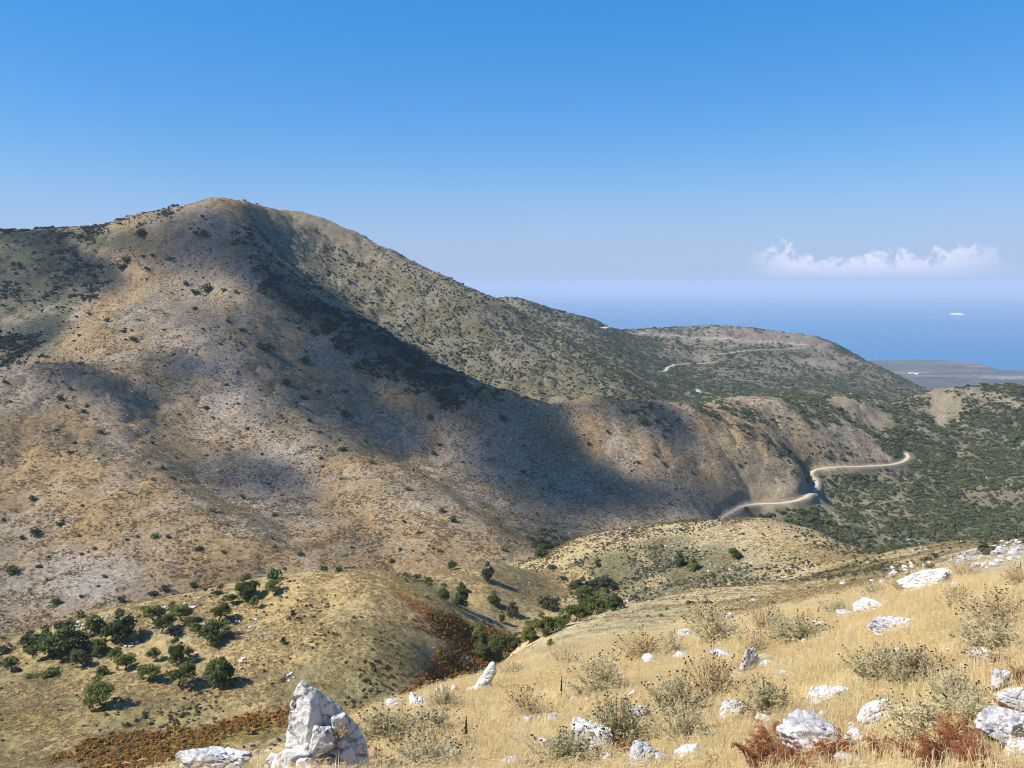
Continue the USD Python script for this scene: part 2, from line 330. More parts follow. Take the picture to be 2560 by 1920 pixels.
def blob(u, v, ru, rv, rot=0.0):
    """soft patch around a spot of the photograph, ragged by noise"""
    c, s = math.cos(math.radians(rot)), math.sin(math.radians(rot))
    du, dv = PU - u, PV - v
    a, b = (du * c + dv * s) / ru, (-du * s + dv * c) / rv
    return smoothstep(1.25, 0.55, np.hypot(a, b) + (nC - .5) * 1.0 + (nB - .5) * .8)
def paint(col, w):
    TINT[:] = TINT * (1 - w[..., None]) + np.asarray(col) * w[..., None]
OCHRE, STRAW, GREY, RUST, YGREEN, OLIVE, PINK = C(.218, .148, .070), C(.285, .21, .092), C(.225, .19, .155), C(.19, .075, .028), C(.235, .185, .045), C(.125, .115, .058), C(.192, .153, .105)
isBM, isGH, isKN, isFG = ZONE == BM, ZONE == GH, ZONE == KN, ZONE == FG
paint(OCHRE, isBM * .75 * smoothstep(.50, .62, nA) )
paint(PINK, isBM * .7 * smoothstep(.50, .40, nA))
for b_ in ((120, 1030, 190, 110, 20), (330, 1150, 230, 90, 10), (350, 950, 60, 120, 20), (800, 1130, 160, 70, 30), (1460, 1010, 130, 45, 25), (240, 590, 60, 30, 0), (200, 690, 70, 25, -30)):
    paint(OCHRE, isBM * .7 * blob(*b_))
for b_ in ((560, 960, 130, 110, 30), (460, 820, 110, 90, 40), (430, 740, 130, 70, 0), (620, 1080, 60, 110, -30), (200, 1240, 160, 60, 0), (120, 1280, 120, 40, 0), (240, 900, 40, 100, -20), (1050, 1000, 200, 80, 20), (1480, 1080, 120, 40, 10)):
    w_ = isBM * blob(*b_); paint(GREY, .35 * w_); STONE += .04 * w_
for b_ in ((60, 620, 140, 70, -20), (90, 720, 90, 60, -30), (150, 520, 190, 30, 0), (40, 560, 100, 60, 0)):
    w_ = isBM * blob(*b_); paint(OLIVE, .75 * w_); SCRUB += .35 * w_
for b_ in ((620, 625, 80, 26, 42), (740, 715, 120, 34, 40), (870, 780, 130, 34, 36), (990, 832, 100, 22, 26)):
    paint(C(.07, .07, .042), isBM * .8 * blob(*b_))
# the grove hill and the gullies round it
paint(STRAW, isGH * .8 * smoothstep(.48, .62, nB))
paint(OLIVE, isGH * .55 * smoothstep(.52, .40, N1(30, 41)))
for b_, c_, k_ in (((300, 1625, 160, 36, -7), RUST, .95), ((560, 1560, 120, 26, -10), RUST, .95), ((480, 1590, 190, 20, -9), YGREEN, .8), ((640, 1568, 120, 14, -6), YGREEN, .9), ((780, 1540, 90, 14, -6), YGREEN, .7),
                   ((960, 1470, 90, 34, -25), RUST, .95), ((1010, 1420, 60, 40, -20), RUST, .8), ((1040, 1375, 120, 24, 10), RUST, .9), ((900, 1310, 110, 12, 35), RUST, .85), ((985, 1360, 70, 26, 30), RUST, .8), ((1230, 1395, 70, 16, 0), RUST, .6),
                   ((880, 1270, 70, 20, 20), YGREEN, .55), ((1100, 1420, 40, 22, -30), YGREEN, .7), ((60, 1560, 110, 20, 5), YGREEN, .5), ((420, 1360, 180, 26, 5), C(.24, .22, .14), .5), ((300, 1545, 140, 16, 0), YGREEN, .35),
                   ((700, 1480, 130, 40, 0), OLIVE, .45), ((150, 1640, 130, 20, 0), OLIVE, .4), ((560, 1620, 120, 16, -8), C(.30, .22, .13), .6)):
    paint(c_, (isGH | isKN) * k_ * blob(*b_))
for b_ in ((1330, 1230, 120, 60, -10), (1500, 1215, 150, 50, 0), (1420, 1280, 90, 24, -10)):
    w_ = isKN * blob(*b_); paint(OLIVE, .45 * w_); SCRUB += .3 * w_
paint(STRAW, isKN * .8 * blob(1750, 1190, 150, 50, 15))
paint(C(.12, .14, .055), .8 * blob(2080, 1160, 110, 12, 3)); paint(C(.42, .34, .2), .8 * blob(1905, 1172, 36, 8, -20))
# the long slope in front: greener and rougher lower down, clean straw near the viewer
low = isFG * smoothstep(55, 95, RG)
paint(C(.37, .29, .155), .85 * low); SCRUB += .03 * low
paint(C(.30, .26, .145), isFG * .7 * blob(1300, 1370, 240, 40, -20))
w_ = isFG * smoothstep(1990, 2100, PU) * smoothstep(1265, 1235, PV); paint(C(.40, .36, .29), .8 * w_); STONE += .5 * w_
for b_ in ((2130, 1600, 90, 60, 0), (1700, 1630, 90, 30, 0), (2160, 1430, 60, 30, 0)):
    paint(C(.27, .16, .075), isFG * .7 * blob(*b_))
# far hills: belts of dense maquis and barer spurs
isF = (ZONE == RH) | (ZONE == HH) | (ZONE == BR)
DENSE = np.zeros(GX.shape)
DENSE += (ZONE == BR) * (.35 + .45 * smoothstep(560, 740, PV) + .35 * (nA - .5) * 2)
DENSE += (ZONE == HH) * (.72 + .8 * (nA - .5) * 2 + .3 * (nB - .5) * 2)
DENSE += (ZONE == RH) * (.66 + .9 * (nA - .5) * 2 + .5 * (nB - .5) * 2)
for b_, k_ in (((1600, 725, 260, 20, 3), -.7), ((1780, 770, 130, 30, 25), -.35), ((1500, 760, 120, 20, 5), -.4), ((1820, 750, 60, 14, 20), .6), ((1560, 845, 260, 22, 0), .4), ((1400, 760, 120, 40, 20), .3),
               ((1600, 1060, 130, 60, 0), -.8), ((2030, 880, 34, 50, 35), -.9), ((2085, 905, 22, 60, -40), -.5), ((1870, 890, 70, 20, 30), -.6), ((2200, 870, 50, 14, 15), -.6), ((1800, 862, 40, 14, 20), -.5), ((2080, 985, 80, 20, 35), -.4), ((1990, 960, 70, 40, 20), .4),
               ((1830, 1080, 110, 40, 15), -.35), ((2120, 1080, 120, 60, 0), .3), ((1950, 1120, 160, 30, 0), .2), ((650, 470, 110, 24, 10), -.5), ((760, 510, 100, 30, 30), -.25), ((1080, 720, 60, 20, 10), -.3)):
    DENSE += isF * k_ * blob(*b_)
DENSE = np.clip(DENSE, 0, 1)
paint(C(.095, .09, .052), isF * .75 * DENSE * np.where(ZONE == BR, .45, np.where(ZONE == HH, .75, 1))); SCRUB += isF * .2 * DENSE
var = (0.86 + 0.28 * N1(5.0, 51, 3))[..., None] * (1 + (nB - .5)[..., None] * .25)
for P_, z__, w__, l__ in PATHS[:5]:          # raw earth of the road cuttings
    dd = cKDTree(P_).query(np.stack([GX.ravel(), GY.ravel()], -1), distance_upper_bound=w__ / 2 + 12)[0].reshape(GX.shape)
    w_ = smoothstep(w__ / 2 + (9 if w__ > 6 else 4), w__ / 2 + 1, np.where(np.isfinite(dd), dd, 99) + (nC - .5) * 6) * (.8 if w__ > 6 else .25)
    paint(C(.34, .29, .225), w_); DENSE *= 1 - w_
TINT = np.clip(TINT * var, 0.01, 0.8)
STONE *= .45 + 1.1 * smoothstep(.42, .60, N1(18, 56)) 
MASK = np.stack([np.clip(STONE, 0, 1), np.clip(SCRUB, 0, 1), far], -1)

def mat(name, nodes, links, surface='p.BSDF', volume=None):
    return usdkit.material(stage, '/World/Looks/' + name, nodes, links, surface=surface, volume=volume)

ground_mat = mat('ground', {
    'tint': ('attribute', {'attribute': 'tint'}), 'mask': ('attribute', {'attribute': 'mask'}),
    'mk': ('separate_xyz', {}), 'geo': ('geometry', {}),
    'n1': ('noise_texture', {'scale': 0.45, 'detail': 9.0, 'roughness': 0.68}),
    'n2': ('noise_texture', {'scale': 2.6, 'detail': 7.0, 'roughness': 0.7}),
    'r1': ('map_range', {'from_min': 0.34, 'from_max': 0.66, 'to_min': 0.48, 'to_max': 1.52, 'clamp': True}),
    'r2': ('map_range', {'from_min': 0.30, 'from_max': 0.70, 'to_min': 0.72, 'to_max': 1.28, 'clamp': True}),
    'm1': ('mix_color', {'blend_type': 'multiply', 'fac': 1.0, 'use_clamp': False}), 'm2': ('mix_color', {'blend_type': 'multiply', 'fac': 1.0, 'use_clamp': False}),
    'n3': ('noise_texture', {'scale': 0.62, 'detail': 4.0, 'roughness': 0.75}),
    'st0': ('math', {'math_type': 'multiply_add', 'value2': 0.24}),
    'st': ('map_range', {'range_type': 'smoothstep', 'from_min': 0.62, 'from_max': 0.76, 'to_min': 0.0, 'to_max': 0.75, 'clamp': True}),
    'sc': ('mix_color', {'b': (0.32, 0.30, 0.28)}),
    'sb0': ('math', {'math_type': 'multiply_add', 'value2': 0.45}),
    'sb': ('map_range', {'range_type': 'smoothstep', 'from_min': 0.62, 'from_max': 0.76, 'to_min': 0.0, 'to_max': 0.75, 'clamp': True}),
    'gc': ('mix_color', {'b': (0.075, 0.078, 0.038)}),
    'bh': ('math', {'math_type': 'multiply_add', 'value2': 2.2}), 'bmp': ('bump', {'strength': 0.6, 'distance': 0.45}),
    'p': ('principled_bsdf', {'roughness': 0.95, 'specular_ior_level': 0.1}),
}, [('geo.position', 'n1.vector'), ('geo.position', 'n2.vector'), ('geo.position', 'n3.vector'),
    ('mask.vector', 'mk.vector'), ('n1.fac', 'r1.value'), ('n2.fac', 'r2.value'),
    ('tint.color', 'm1.a'), ('r1.result', 'm1.b'), ('m1.result', 'm2.a'), ('r2.result', 'm2.b'),
    ('mk.x', 'st0.value1'), ('n3.fac', 'st0.value3'), ('st0.value', 'st.value'),
    ('mk.y', 'sb0.value1'), ('n1.fac', 'sb0.value3'), ('sb0.value', 'sb.value'),
    ('m2.result', 'gc.a'), ('sb.result', 'gc.fac'), ('gc.result', 'sc.a'), ('st.result', 'sc.fac'), ('sc.result', 'p.base_color'),
    ('n1.fac', 'bh.value1'), ('n2.fac', 'bh.value3'), ('bh.value', 'bmp.height'), ('bmp.normal', 'p.normal')])

P3 = np.stack([GX, GY, GZ + EYE], -1)
nrm = np.cross(np.gradient(P3, axis=0), np.gradient(P3, axis=1))
nrm /= np.linalg.norm(nrm, axis=-1, keepdims=True) + 1e-12
nrm *= np.where(nrm[..., 2:3] < 0, -1, 1)
na, nl = GX.shape
vid = np.arange(na * nl).reshape(na, nl)
quad = np.stack([vid[:-1, :-1], vid[1:, :-1], vid[1:, 1:], vid[:-1, 1:]], -1).reshape(-1, 4)
qz = ZONE[:-1, :-1].ravel()
# ground hidden for good under the sea is left out
keep = (P3[..., 2].ravel()[quad].max(1) > -25)
quad, qz = quad[keep], qz[keep]
setting = {FG: ('foreground_slope', 'steep straw coloured grass slope falling away from the viewer, with white rocks'),
           GH: ('grove_hill', 'rounded golden grass hill dotted with small trees, in the valley below'),
           KN: ('grassy_knoll', 'low grassy knoll with grey scrub beyond the wooded stream bed'),
           BM: ('mountain', 'big bare tawny mountain with folded spurs under drifting cloud shadow'),
           BR: ('back_ridge', 'sunlit ridge speckled with shrubs falling to the right behind the mountain'),
           HH: ('headland', 'far blue-green headland above the sea with zigzag dirt road cuttings'),
           RH: ('scrub_hills', 'dark green scrub covered hills on the right beyond the dirt road')}
for k, (nm, lab) in setting.items():
    f = quad[qz == k]
    ids, inv = np.unique(f, return_inverse=True)
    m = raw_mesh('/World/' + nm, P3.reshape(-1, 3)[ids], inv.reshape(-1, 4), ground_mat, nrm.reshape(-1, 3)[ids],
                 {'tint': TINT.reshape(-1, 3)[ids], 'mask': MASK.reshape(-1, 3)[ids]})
    tag(m, lab, 'hill', kind='structure')

# ------------------------------------------------------------------ sea, coastal plain
sea_mat = mat('sea', {
    'geo': ('geometry', {}), 'n': ('noise_texture', {'scale': 0.02, 'detail': 6.0, 'roughness': 0.6}), 'b': ('bump', {'strength': 0.35, 'distance': 2.0}),
    'n2': ('noise_texture', {'scale': 0.0006, 'detail': 3.0}), 'r': ('rgb_ramp', {'ramp': [(0.3, (0.008, 0.10, 0.22)), (0.7, (0.012, 0.12, 0.26))]}),
    'p': ('principled_bsdf', {'roughness': 0.35, 'ior': 1.33, 'specular_ior_level': 0.35})},
    [('geo.position', 'n.vector'), ('n.fac', 'b.height'), ('geo.position', 'n2.vector'), ('n2.fac', 'r.fac'), ('r.color', 'p.base_color'), ('b.normal', 'p.normal')])
S = 70000.0
gxs = np.array([-S, -30000, -12000, -5000, 0, 5000, 12000, 30000, S])
sx, sy = np.meshgrid(gxs, gxs, indexing='ij')
iv = np.arange(81).reshape(9, 9)
sq = np.stack([iv[:-1, :-1], iv[1:, :-1], iv[1:, 1:], iv[:-1, 1:]], -1).reshape(-1, 4)
sea = raw_mesh('/World/sea', np.stack([sx.ravel(), sy.ravel(), np.zeros(81)], -1), sq, sea_mat)
tag(sea, 'deep blue sea fading into haze at the horizon', 'sea', kind='structure')

# coastal plain seen past the headland on the right: shoreline traced on the sea's level
def on_level(u, v, z):
    d = dir_of(u, v); t = (z - EYE) / d[2]
    return np.array([d[0] * t, d[1] * t])
shore_px = [(1860, 779), (1930, 778.5), (1990, 777.5), (2040, 779.5), (2090, 784), (2130, 790), (2148, 796), (2160, 799.5), (2212, 802), (2300, 806), (2420, 812)]
shore = np.array([on_level(u, v, 0) for u, v in shore_px])
inner = np.array([on_level(u, 880, 0) for u, v in shore_px])
NS, NT = 160, 70
s_ = np.linspace(0, len(shore) - 1, NS)
sh = np.stack([np.interp(s_, np.arange(len(shore)), shore[:, k]) for k in (0, 1)], -1)
inn = np.stack([np.interp(s_, np.arange(len(shore)), inner[:, k]) for k in (0, 1)], -1)
t_ = np.linspace(0, 1, NT)[None, :, None]
PL = sh[:, None] * (1 - t_) + inn[:, None] * t_
pz = np.concatenate([PL, np.zeros(PL.shape[:2] + (1,))], -1)
hgt = -6 + 14 * smoothstep(0.0, 0.05, t_[..., 0]) + 4 * meshkit.fbm(pz / 300.0, 3, 61)
def plain_px(u, v):
    return on_level(u, v, 12)
for (u, v, rad, hh) in ((2055, 826, 420, 42), (2160, 828, 300, 30), (1990, 836, 350, 30)):
    c_ = plain_px(u, v)
    hgt += hh * np.exp(-((PL[..., 0] - c_[0]) ** 2 + (PL[..., 1] - c_[1]) ** 2) / (2 * (rad * .4) ** 2))
PL3 = np.concatenate([PL, hgt[..., None]], -1)
pn = meshkit.fbm(pz / 160.0, 4, 62); pn2 = meshkit.fbm(pz / 500.0, 3, 63)
pc = C(.07, .07, .06) * (0.6 + 0.8 * pn)[..., None]
def plain_patch(u, v, ru, rv, col, k):
    global pc
    d3 = np.stack([PL[..., 0], PL[..., 1], hgt - EYE], -1)
    f_ = d3[..., 1] * math.cos(PITCH) - d3[..., 2] * math.sin(PITCH); up_ = d3[..., 1] * math.sin(PITCH) + d3[..., 2] * math.cos(PITCH)
    uu, vv = 1106 + FOC * d3[..., 0] / f_, 829.5 - FOC * up_ / f_
    w = k * smoothstep(1.2, .7, np.hypot((uu - u) / ru, (vv - v) / rv) + (pn - .5) * .7)
    pc = pc * (1 - w[..., None]) + np.asarray(col) * w[..., None]
plain_patch(2075, 784.5, 80, 3.2, (.17, .10, .08), .7); plain_patch(2120, 791, 36, 2.2, (.22, .11, .085), .7)
plain_patch(1960, 805, 60, 2.0, (.19, .18, .165), .7); plain_patch(2080, 812, 140, 1.8, (.17, .17, .165), .6); plain_patch(2180, 816, 60, 3, (.25, .25, .25), .6)
plain_patch(2030, 800, 120, 4, (.09, .10, .06), .6); plain_patch(1960, 783, 60, 4, (.08, .10, .06), .8)
plain_mat = mat('plain', {'tint': ('attribute', {'attribute': 'tint'}), 'geo': ('geometry', {}), 'n': ('noise_texture', {'scale': 0.03, 'detail': 6.0, 'roughness': 0.7}),
    'r': ('map_range', {'from_min': 0.3, 'from_max': 0.7, 'to_min': 0.6, 'to_max': 1.4}), 'm': ('mix_color', {'blend_type': 'multiply', 'fac': 1.0, 'use_clamp': False}), 'p': ('principled_bsdf', {'roughness': 0.95, 'specular_ior_level': 0.1})},
    [('geo.position', 'n.vector'), ('n.fac', 'r.value'), ('tint.color', 'm.a'), ('r.result', 'm.b'), ('m.result', 'p.base_color')])
iv = np.arange(NS * NT).reshape(NS, NT)
pq = np.stack([iv[:-1, :-1], iv[:-1, 1:], iv[1:, 1:], iv[1:, :-1]], -1).reshape(-1, 4)
m = raw_mesh('/World/coastal_plain', PL3.reshape(-1, 3), pq, plain_mat, None, {'tint': pc.reshape(-1, 3)})
tag(m, 'hazy coastal plain of fields between the hills and the sea', 'plain', kind='structure')

# ------------------------------------------------------------------ haze: one even body of air round everything
HAZE_TOP = EYE + 150.0
haze_mat = usdkit.material(stage, '/World/Looks/haze', {'v': ('principled_volume', {'color': (0.60, 0.74, 0.94), 'density': 6.0e-5, 'anisotropy': 0.0})}, [], volume='v.volume')
hb = trimesh.creation.box(bounds=[[-60000, -60000, -60.0], [60000, 60000, HAZE_TOP]])
hz = usdkit.mesh(stage, '/World/haze', hb, haze_mat)
tag(hz, 'thin blue haze over the land and the sea', 'haze', kind='stuff')
# ------------------------------------------------------------------ clouds drifting above the frame: their shadows lie on the mountain
SH = np.zeros(GX.shape)
def shade(u, v, ru, rv, k, rot=0.0):
    c, s = math.cos(math.radians(rot)), math.sin(math.radians(rot))
    du, dv = PU - u, PV - v
    d = np.hypot((du * c + dv * s) / ru, (-du * s + dv * c) / rv) + (nB - .5) * .35
    w = smoothstep(1.25, .62, d)
    if k > 0:
        SH[:] = 1 - (1 - SH) * (1 - k * w)
    else:
        SH[:] = SH * (1 + k * w)
for a_ in ((500, 530, 60, 60, .8, 40), (580, 600, 85, 62, .97, 42), (670, 670, 110, 66, .98, 42), (780, 740, 130, 72, .98, 40), (890, 810, 130, 72, .98, 38), (980, 840, 110, 60, .98, 30), (1000, 880, 130, 70, .95, 20), (700, 800, 110, 60, .8, 35), (860, 930, 110, 50, .8, 35),
           (1140, 920, 150, 75, .95, 10), (1080, 1010, 120, 70, .93, 30), (1200, 1040, 160, 75, .95, 10), (1330, 1075, 150, 52, .95, 5), (1170, 1130, 70, 70, .9, 40), (1410, 905, 55, 48, .9, 20), (1330, 880, 90, 26, .75, 0), (1465, 1050, 70, 60, .85, 20), (1470, 960, 32, 70, .75, -25),
           (1245, 915, 34, 18, -.8, 35), (1330, 960, 110, 20, -.8, 28), (1430, 1000, 60, 22, -.55, 35),
           (430, 500, 110, 40, .6, 10), (320, 530, 120, 40, .5, 0), (60, 515, 90, 24, .75, 5), (200, 590, 80, 40, .8, 25), (130, 560, 90, 30, .6, 10), (60, 730, 90, 40, .7, -20), (470, 690, 120, 45, .5, 10),
           (370, 800, 75, 48, .78, 15), (160, 815, 115, 34, .82, 12), (250, 860, 40, 26, .7, 35), (680, 830, 100, 80, .7, 20), (550, 1030, 135, 46, .78, 14), (370, 1020, 90, 24, .45, 30), (190, 955, 90, 28, .5, 10), (60, 930, 70, 40, .5, 0),
           (620, 880, 110, 60, .45, 30), (760, 940, 90, 60, .6, 35), (520, 770, 110, 60, .45, 20), (420, 560, 130, 50, .55, 10), (480, 470, 60, 26, .5, 0), (100, 600, 120, 60, .45, 0), (640, 740, 70, 50, .75, 40), (480, 1240, 90, 40, .6, 5), (770, 1190, 80, 50, .5, 15), (150, 1150, 100, 20, .2, 0), (700, 1110, 80, 40, .35, 20)):
    shade(*a_[:4], a_[4] if a_[4] < 0 else min(.97, a_[4] * 1.2), a_[5])
CLOUD_Z = 900.0                                                   # above the viewer
selc = VIS & (ZONE == BM) & (PU > -250) & (PU < 2300)
tt = (CLOUD_Z - GZ[selc]) / sun_dir[2]
QX, QY, QS = GX[selc] + sun_dir[0] * tt, GY[selc] + sun_dir[1] * tt, SH[selc]
CS = 7.0
cgx, cgy = np.arange(QX.min() - 120, QX.max() + 120, CS), np.arange(QY.min() - 120, QY.max() + 120, CS)
cxx, cyy = np.meshgrid(cgx, cgy, indexing='ij')
num = np.histogram2d(QX, QY, [np.append(cgx, cgx[-1] + CS) - CS / 2, np.append(cgy, cgy[-1] + CS) - CS / 2], weights=QS)[0]
den = np.histogram2d(QX, QY, [np.append(cgx, cgx[-1] + CS) - CS / 2, np.append(cgy, cgy[-1] + CS) - CS / 2])[0]
wn = gaussian_filter(np.minimum(den, 3) * np.where(den > 0, num / np.maximum(den, 1e-9), 0), 1.6); wd = gaussian_filter(np.minimum(den, 3), 1.6)
T0 = np.where(wd > 0.02, wn / np.maximum(wd, .02), 0)
CD = 0.055                                                         # droplets: extinction per metre
thick = -np.log(1 - 0.995 * np.clip(T0, 0, .992)) / CD * sun_dir[2]
thick *= 0.8 + 0.4 * meshkit.fbm(np.stack([cxx, cyy, 0 * cxx], -1) / 60.0, 3, 71)
thick = np.maximum(gaussian_filter(thick, .8) - 1.2, 0)
from scipy.ndimage import label as cc_label
lab_, n_ = cc_label(thick > 0)
cloud_mat = usdkit.material(stage, '/World/Looks/cloud', {'v': ('principled_volume', {'color': (0.97, 0.97, 0.98), 'density': CD, 'anisotropy': 0.6})}, [], volume='v.volume')
for k in range(1, n_ + 1):
    on = lab_ == k
    if on.sum() < 12:
        continue
    th = np.where(on, thick, 0)
    cell = (th[:-1, :-1] > 0) | (th[1:, :-1] > 0) | (th[1:, 1:] > 0) | (th[:-1, 1:] > 0)
    ii, jj = np.nonzero(cell)
    nx, ny = th.shape
    top = np.arange(nx * ny).reshape(nx, ny)
    bot = np.where(th > 0, top + nx * ny, top)
    def qd(g, flip):
        a = np.stack([g[ii, jj], g[ii + 1, jj], g[ii + 1, jj + 1], g[ii, jj + 1]], -1)
        return a[:, ::-1] if flip else a
    zz = EYE + CLOUD_Z
    vv = np.concatenate([np.stack([cxx.ravel(), cyy.ravel(), (zz + th * .75).ravel()], -1), np.stack([cxx.ravel(), cyy.ravel(), (zz - th * .25).ravel()], -1)])
    fq = np.concatenate([qd(top, False), qd(bot, True)])
    ft = np.concatenate([fq[:, [0, 1, 2]], fq[:, [0, 2, 3]]])
    ft = ft[(ft[:, 0] != ft[:, 1]) & (ft[:, 1] != ft[:, 2]) & (ft[:, 0] != ft[:, 2])]
    ids, inv = np.unique(ft, return_inverse=True)
    m = raw_mesh(numbered('cloud'), vv[ids], inv.reshape(-1, 3), cloud_mat)
    tag(m, 'small fair weather cloud drifting over the mountain', 'cloud', 'clouds over the mountain')

# ------------------------------------------------------------------ materials of plants and stone
def leaf_material(name, ramp, transl=0.3, rough=0.75):
    return mat(name, {
        'g': ('geometry', {}), 'o': ('object_info', {}), 'a': ('math', {'math_type': 'multiply_add', 'value2': 0.55}), 'b': ('math', {'math_type': 'multiply', 'value2': 0.45}),
        'r': ('rgb_ramp', {'ramp': ramp}), 'd': ('principled_bsdf', {'roughness': rough, 'specular_ior_level': 0.2}), 't': ('translucent_bsdf', {}), 'm': ('mix_closure', {'fac': transl})},
        [('o.random', 'b.value1'), ('g.random_per_island', 'a.value1'), ('b.value', 'a.value3'), ('a.value', 'r.fac'), ('r.color', 'd.base_color'), ('r.color', 't.color'), ('d.BSDF', 'm.closure1'), ('t.BSDF', 'm.closure2')], surface='m.closure')
M_leaf = leaf_material('tree_leaf', [(0, (.10, .12, .03)), (.5, (.195, .22, .065)), (1, (.31, .31, .10))], .4)
M_dark = leaf_material('oak_leaf', [(0, (.046, .068, .02)), (.6, (.10, .128, .038)), (1, (.18, .20, .064))], .2)
M_light = leaf_material('pale_leaf', [(0, (.07, .095, .022)), (.6, (.12, .14, .035)), (1, (.18, .18, .06))])
M_grey = leaf_material('grey_leaf', [(0, (.06, .065, .035)), (.6, (.11, .11, .065)), (1, (.17, .16, .10))], .25)
M_maquis = leaf_material('maquis_leaf', [(0, (.065, .072, .028)), (.5, (.125, .13, .055)), (1, (.21, .20, .09))], .2)
M_sage = leaf_material('sage_leaf', [(0, (.40, .36, .21)), (.5, (.60, .545, .34)), (1, (.74, .69, .46))], .5)
M_drysage = leaf_material('dry_sage_leaf', [(0, (.40, .31, .17)), (.5, (.58, .46, .27)), (1, (.72, .60, .38))], .5)
M_head = leaf_material('seed_head', [(0, (.022, .014, .009)), (1, (.075, .048, .028))], .0)
M_stem = leaf_material('dry_stem', [(0, (.28, .21, .12)), (1, (.52, .42, .26))], .0)
M_bark = leaf_material('bark', [(0, (.05, .04, .03)), (1, (.11, .09, .07))], .0, .95)
M_straw = leaf_material('straw', [(0, (.60, .48, .26)), (.5, (.79, .665, .40)), (1, (.88, .79, .55))], .55)
M_tussock = leaf_material('tussock_straw', [(0, (.20, .145, .07)), (.5, (.30, .225, .112)), (1, (.42, .325, .175))], .45)
M_bracken = leaf_material('bracken', [(0, (.13, .040, .014)), (.5, (.26, .085, .028)), (1, (.40, .16, .055))], .35)
M_bed = leaf_material('autumn_bracken', [(0, (.24, .115, .03)), (.5, (.40, .21, .055)), (1, (.50, .35, .10))], .4)
M_pale = leaf_material('pale_tussock', [(0, (.28, .205, .10)), (.5, (.41, .315, .165)), (1, (.56, .45, .26))], .5)
M_fern = leaf_material('fern', [(0, (.16, .15, .025)), (1, (.34, .30, .06))], .4)
M_mullein = leaf_material('mullein_leaf', [(0, (.40, .32, .12)), (1, (.62, .52, .24))], .35)
M_deadwood = leaf_material('dead_wood', [(0, (.20, .16, .13)), (1, (.42, .36, .31))], .0)

def rock_material(name, light, grey, dark, k, dth=.585):
    return mat(name, {
        'tc': ('texture_coordinate', {}), 'geo': ('geometry', {}),
        'n1': ('noise_texture', {'scale': 1.6, 'detail': 8.0, 'roughness': 0.62}), 'n2': ('noise_texture', {'scale': 7.0, 'detail': 9.0, 'roughness': 0.72, 'distortion': 0.6}),
        'n3': ('noise_texture', {'scale': 22.0, 'detail': 6.0, 'roughness': 0.7}),
        'vo': ('voronoi_texture', {'feature': 'distance_to_edge', 'scale': 2.3, 'randomness': 1.0}), 'wp': ('mix_vector', {'fac': 0.22}),
        'cr': ('map_range', {'range_type': 'smoothstep', 'from_min': 0.0, 'from_max': 0.045, 'to_min': 0.5, 'to_max': 0.0, 'clamp': True}),
        'g1': ('map_range', {'range_type': 'smoothstep', 'from_min': 0.46, 'from_max': 0.62, 'to_min': 0.0, 'to_max': k, 'clamp': True}),
        'd1': ('map_range', {'range_type': 'smoothstep', 'from_min': dth, 'from_max': dth + .085, 'to_min': 0.0, 'to_max': 0.85, 'clamp': True}),
        'c1': ('mix_color', {'a': light, 'b': grey}), 'c2': ('mix_color', {'b': dark}), 'c3': ('mix_color', {'b': dark}),
        'hs': ('math', {'math_type': 'multiply_add', 'value2': 0.45}),
        'bmp': ('bump', {'strength': 0.75, 'distance': 0.06}), 'p': ('principled_bsdf', {'roughness': 0.9, 'specular_ior_level': 0.2})},
        [('geo.position', 'n1.vector'), ('geo.position', 'n2.vector'), ('geo.position', 'n3.vector'), ('geo.position', 'wp.a'), ('n2.color', 'wp.b'), ('wp.result', 'vo.vector'),
         ('vo.distance', 'cr.value'), ('n1.fac', 'g1.value'), ('g1.result', 'c1.fac'), ('n2.fac', 'd1.value'), ('c1.result', 'c2.a'), ('d1.result', 'c2.fac'), ('c2.result', 'c3.a'), ('cr.result', 'c3.fac'), ('c3.result', 'p.base_color'),
         ('n3.fac', 'hs.value1'), ('n2.fac', 'hs.value3'), ('hs.value', 'bmp.height'), ('bmp.normal', 'p.normal')])
M_rock = rock_material('limestone', (.60, .585, .565), (.34, .335, .34), (.07, .066, .062), .8)
M_rockgrey = rock_material('weathered_limestone', (.48, .465, .455), (.28, .275, .28), (.07, .066, .062), .9)
M_hero = rock_material('pitted_limestone', (.64, .625, .605), (.37, .365, .37), (.07, .066, .062), .75, .54)
M_rubble = mat('rubble', {'o': ('object_info', {}), 'r': ('rgb_ramp', {'ramp': [(0, (.36, .34, .32)), (1, (.64, .62, .59))]}), 'p': ('principled_bsdf', {'roughness': 0.95, 'specular_ior_level': 0.1})},
               [('o.random', 'r.fac'), ('r.color', 'p.base_color')])

# ------------------------------------------------------------------ plant and stone shapes
def quads_to_tris(q):
    return np.concatenate([q[:, [0, 1, 2]], q[:, [0, 2, 3]]])
def leaves(cen, size, rng, out=None, aspect=0.6):
    """a lozenge-shaped leaf at every centre, facing roughly outwards"""
    n = len(cen)
    nm = rng.normal(size=(n, 3))
    if out is not None:
        nm = nm * .8 + out
    nm /= np.linalg.norm(nm, axis=1, keepdims=True) + 1e-9
    a = np.cross(nm, rng.normal(size=(n, 3))); a /= np.linalg.norm(a, axis=1, keepdims=True) + 1e-9
    b = np.cross(nm, a)
    s = (np.broadcast_to(size, (n,)) * rng.uniform(.6, 1.3, n))[:, None]
    v = np.stack([cen - a * s, cen + b * s * aspect, cen + a * s, cen - b * s * aspect], 1).reshape(-1, 3)
    q = np.arange(4 * n).reshape(n, 4)
    return v, quads_to_tris(q)
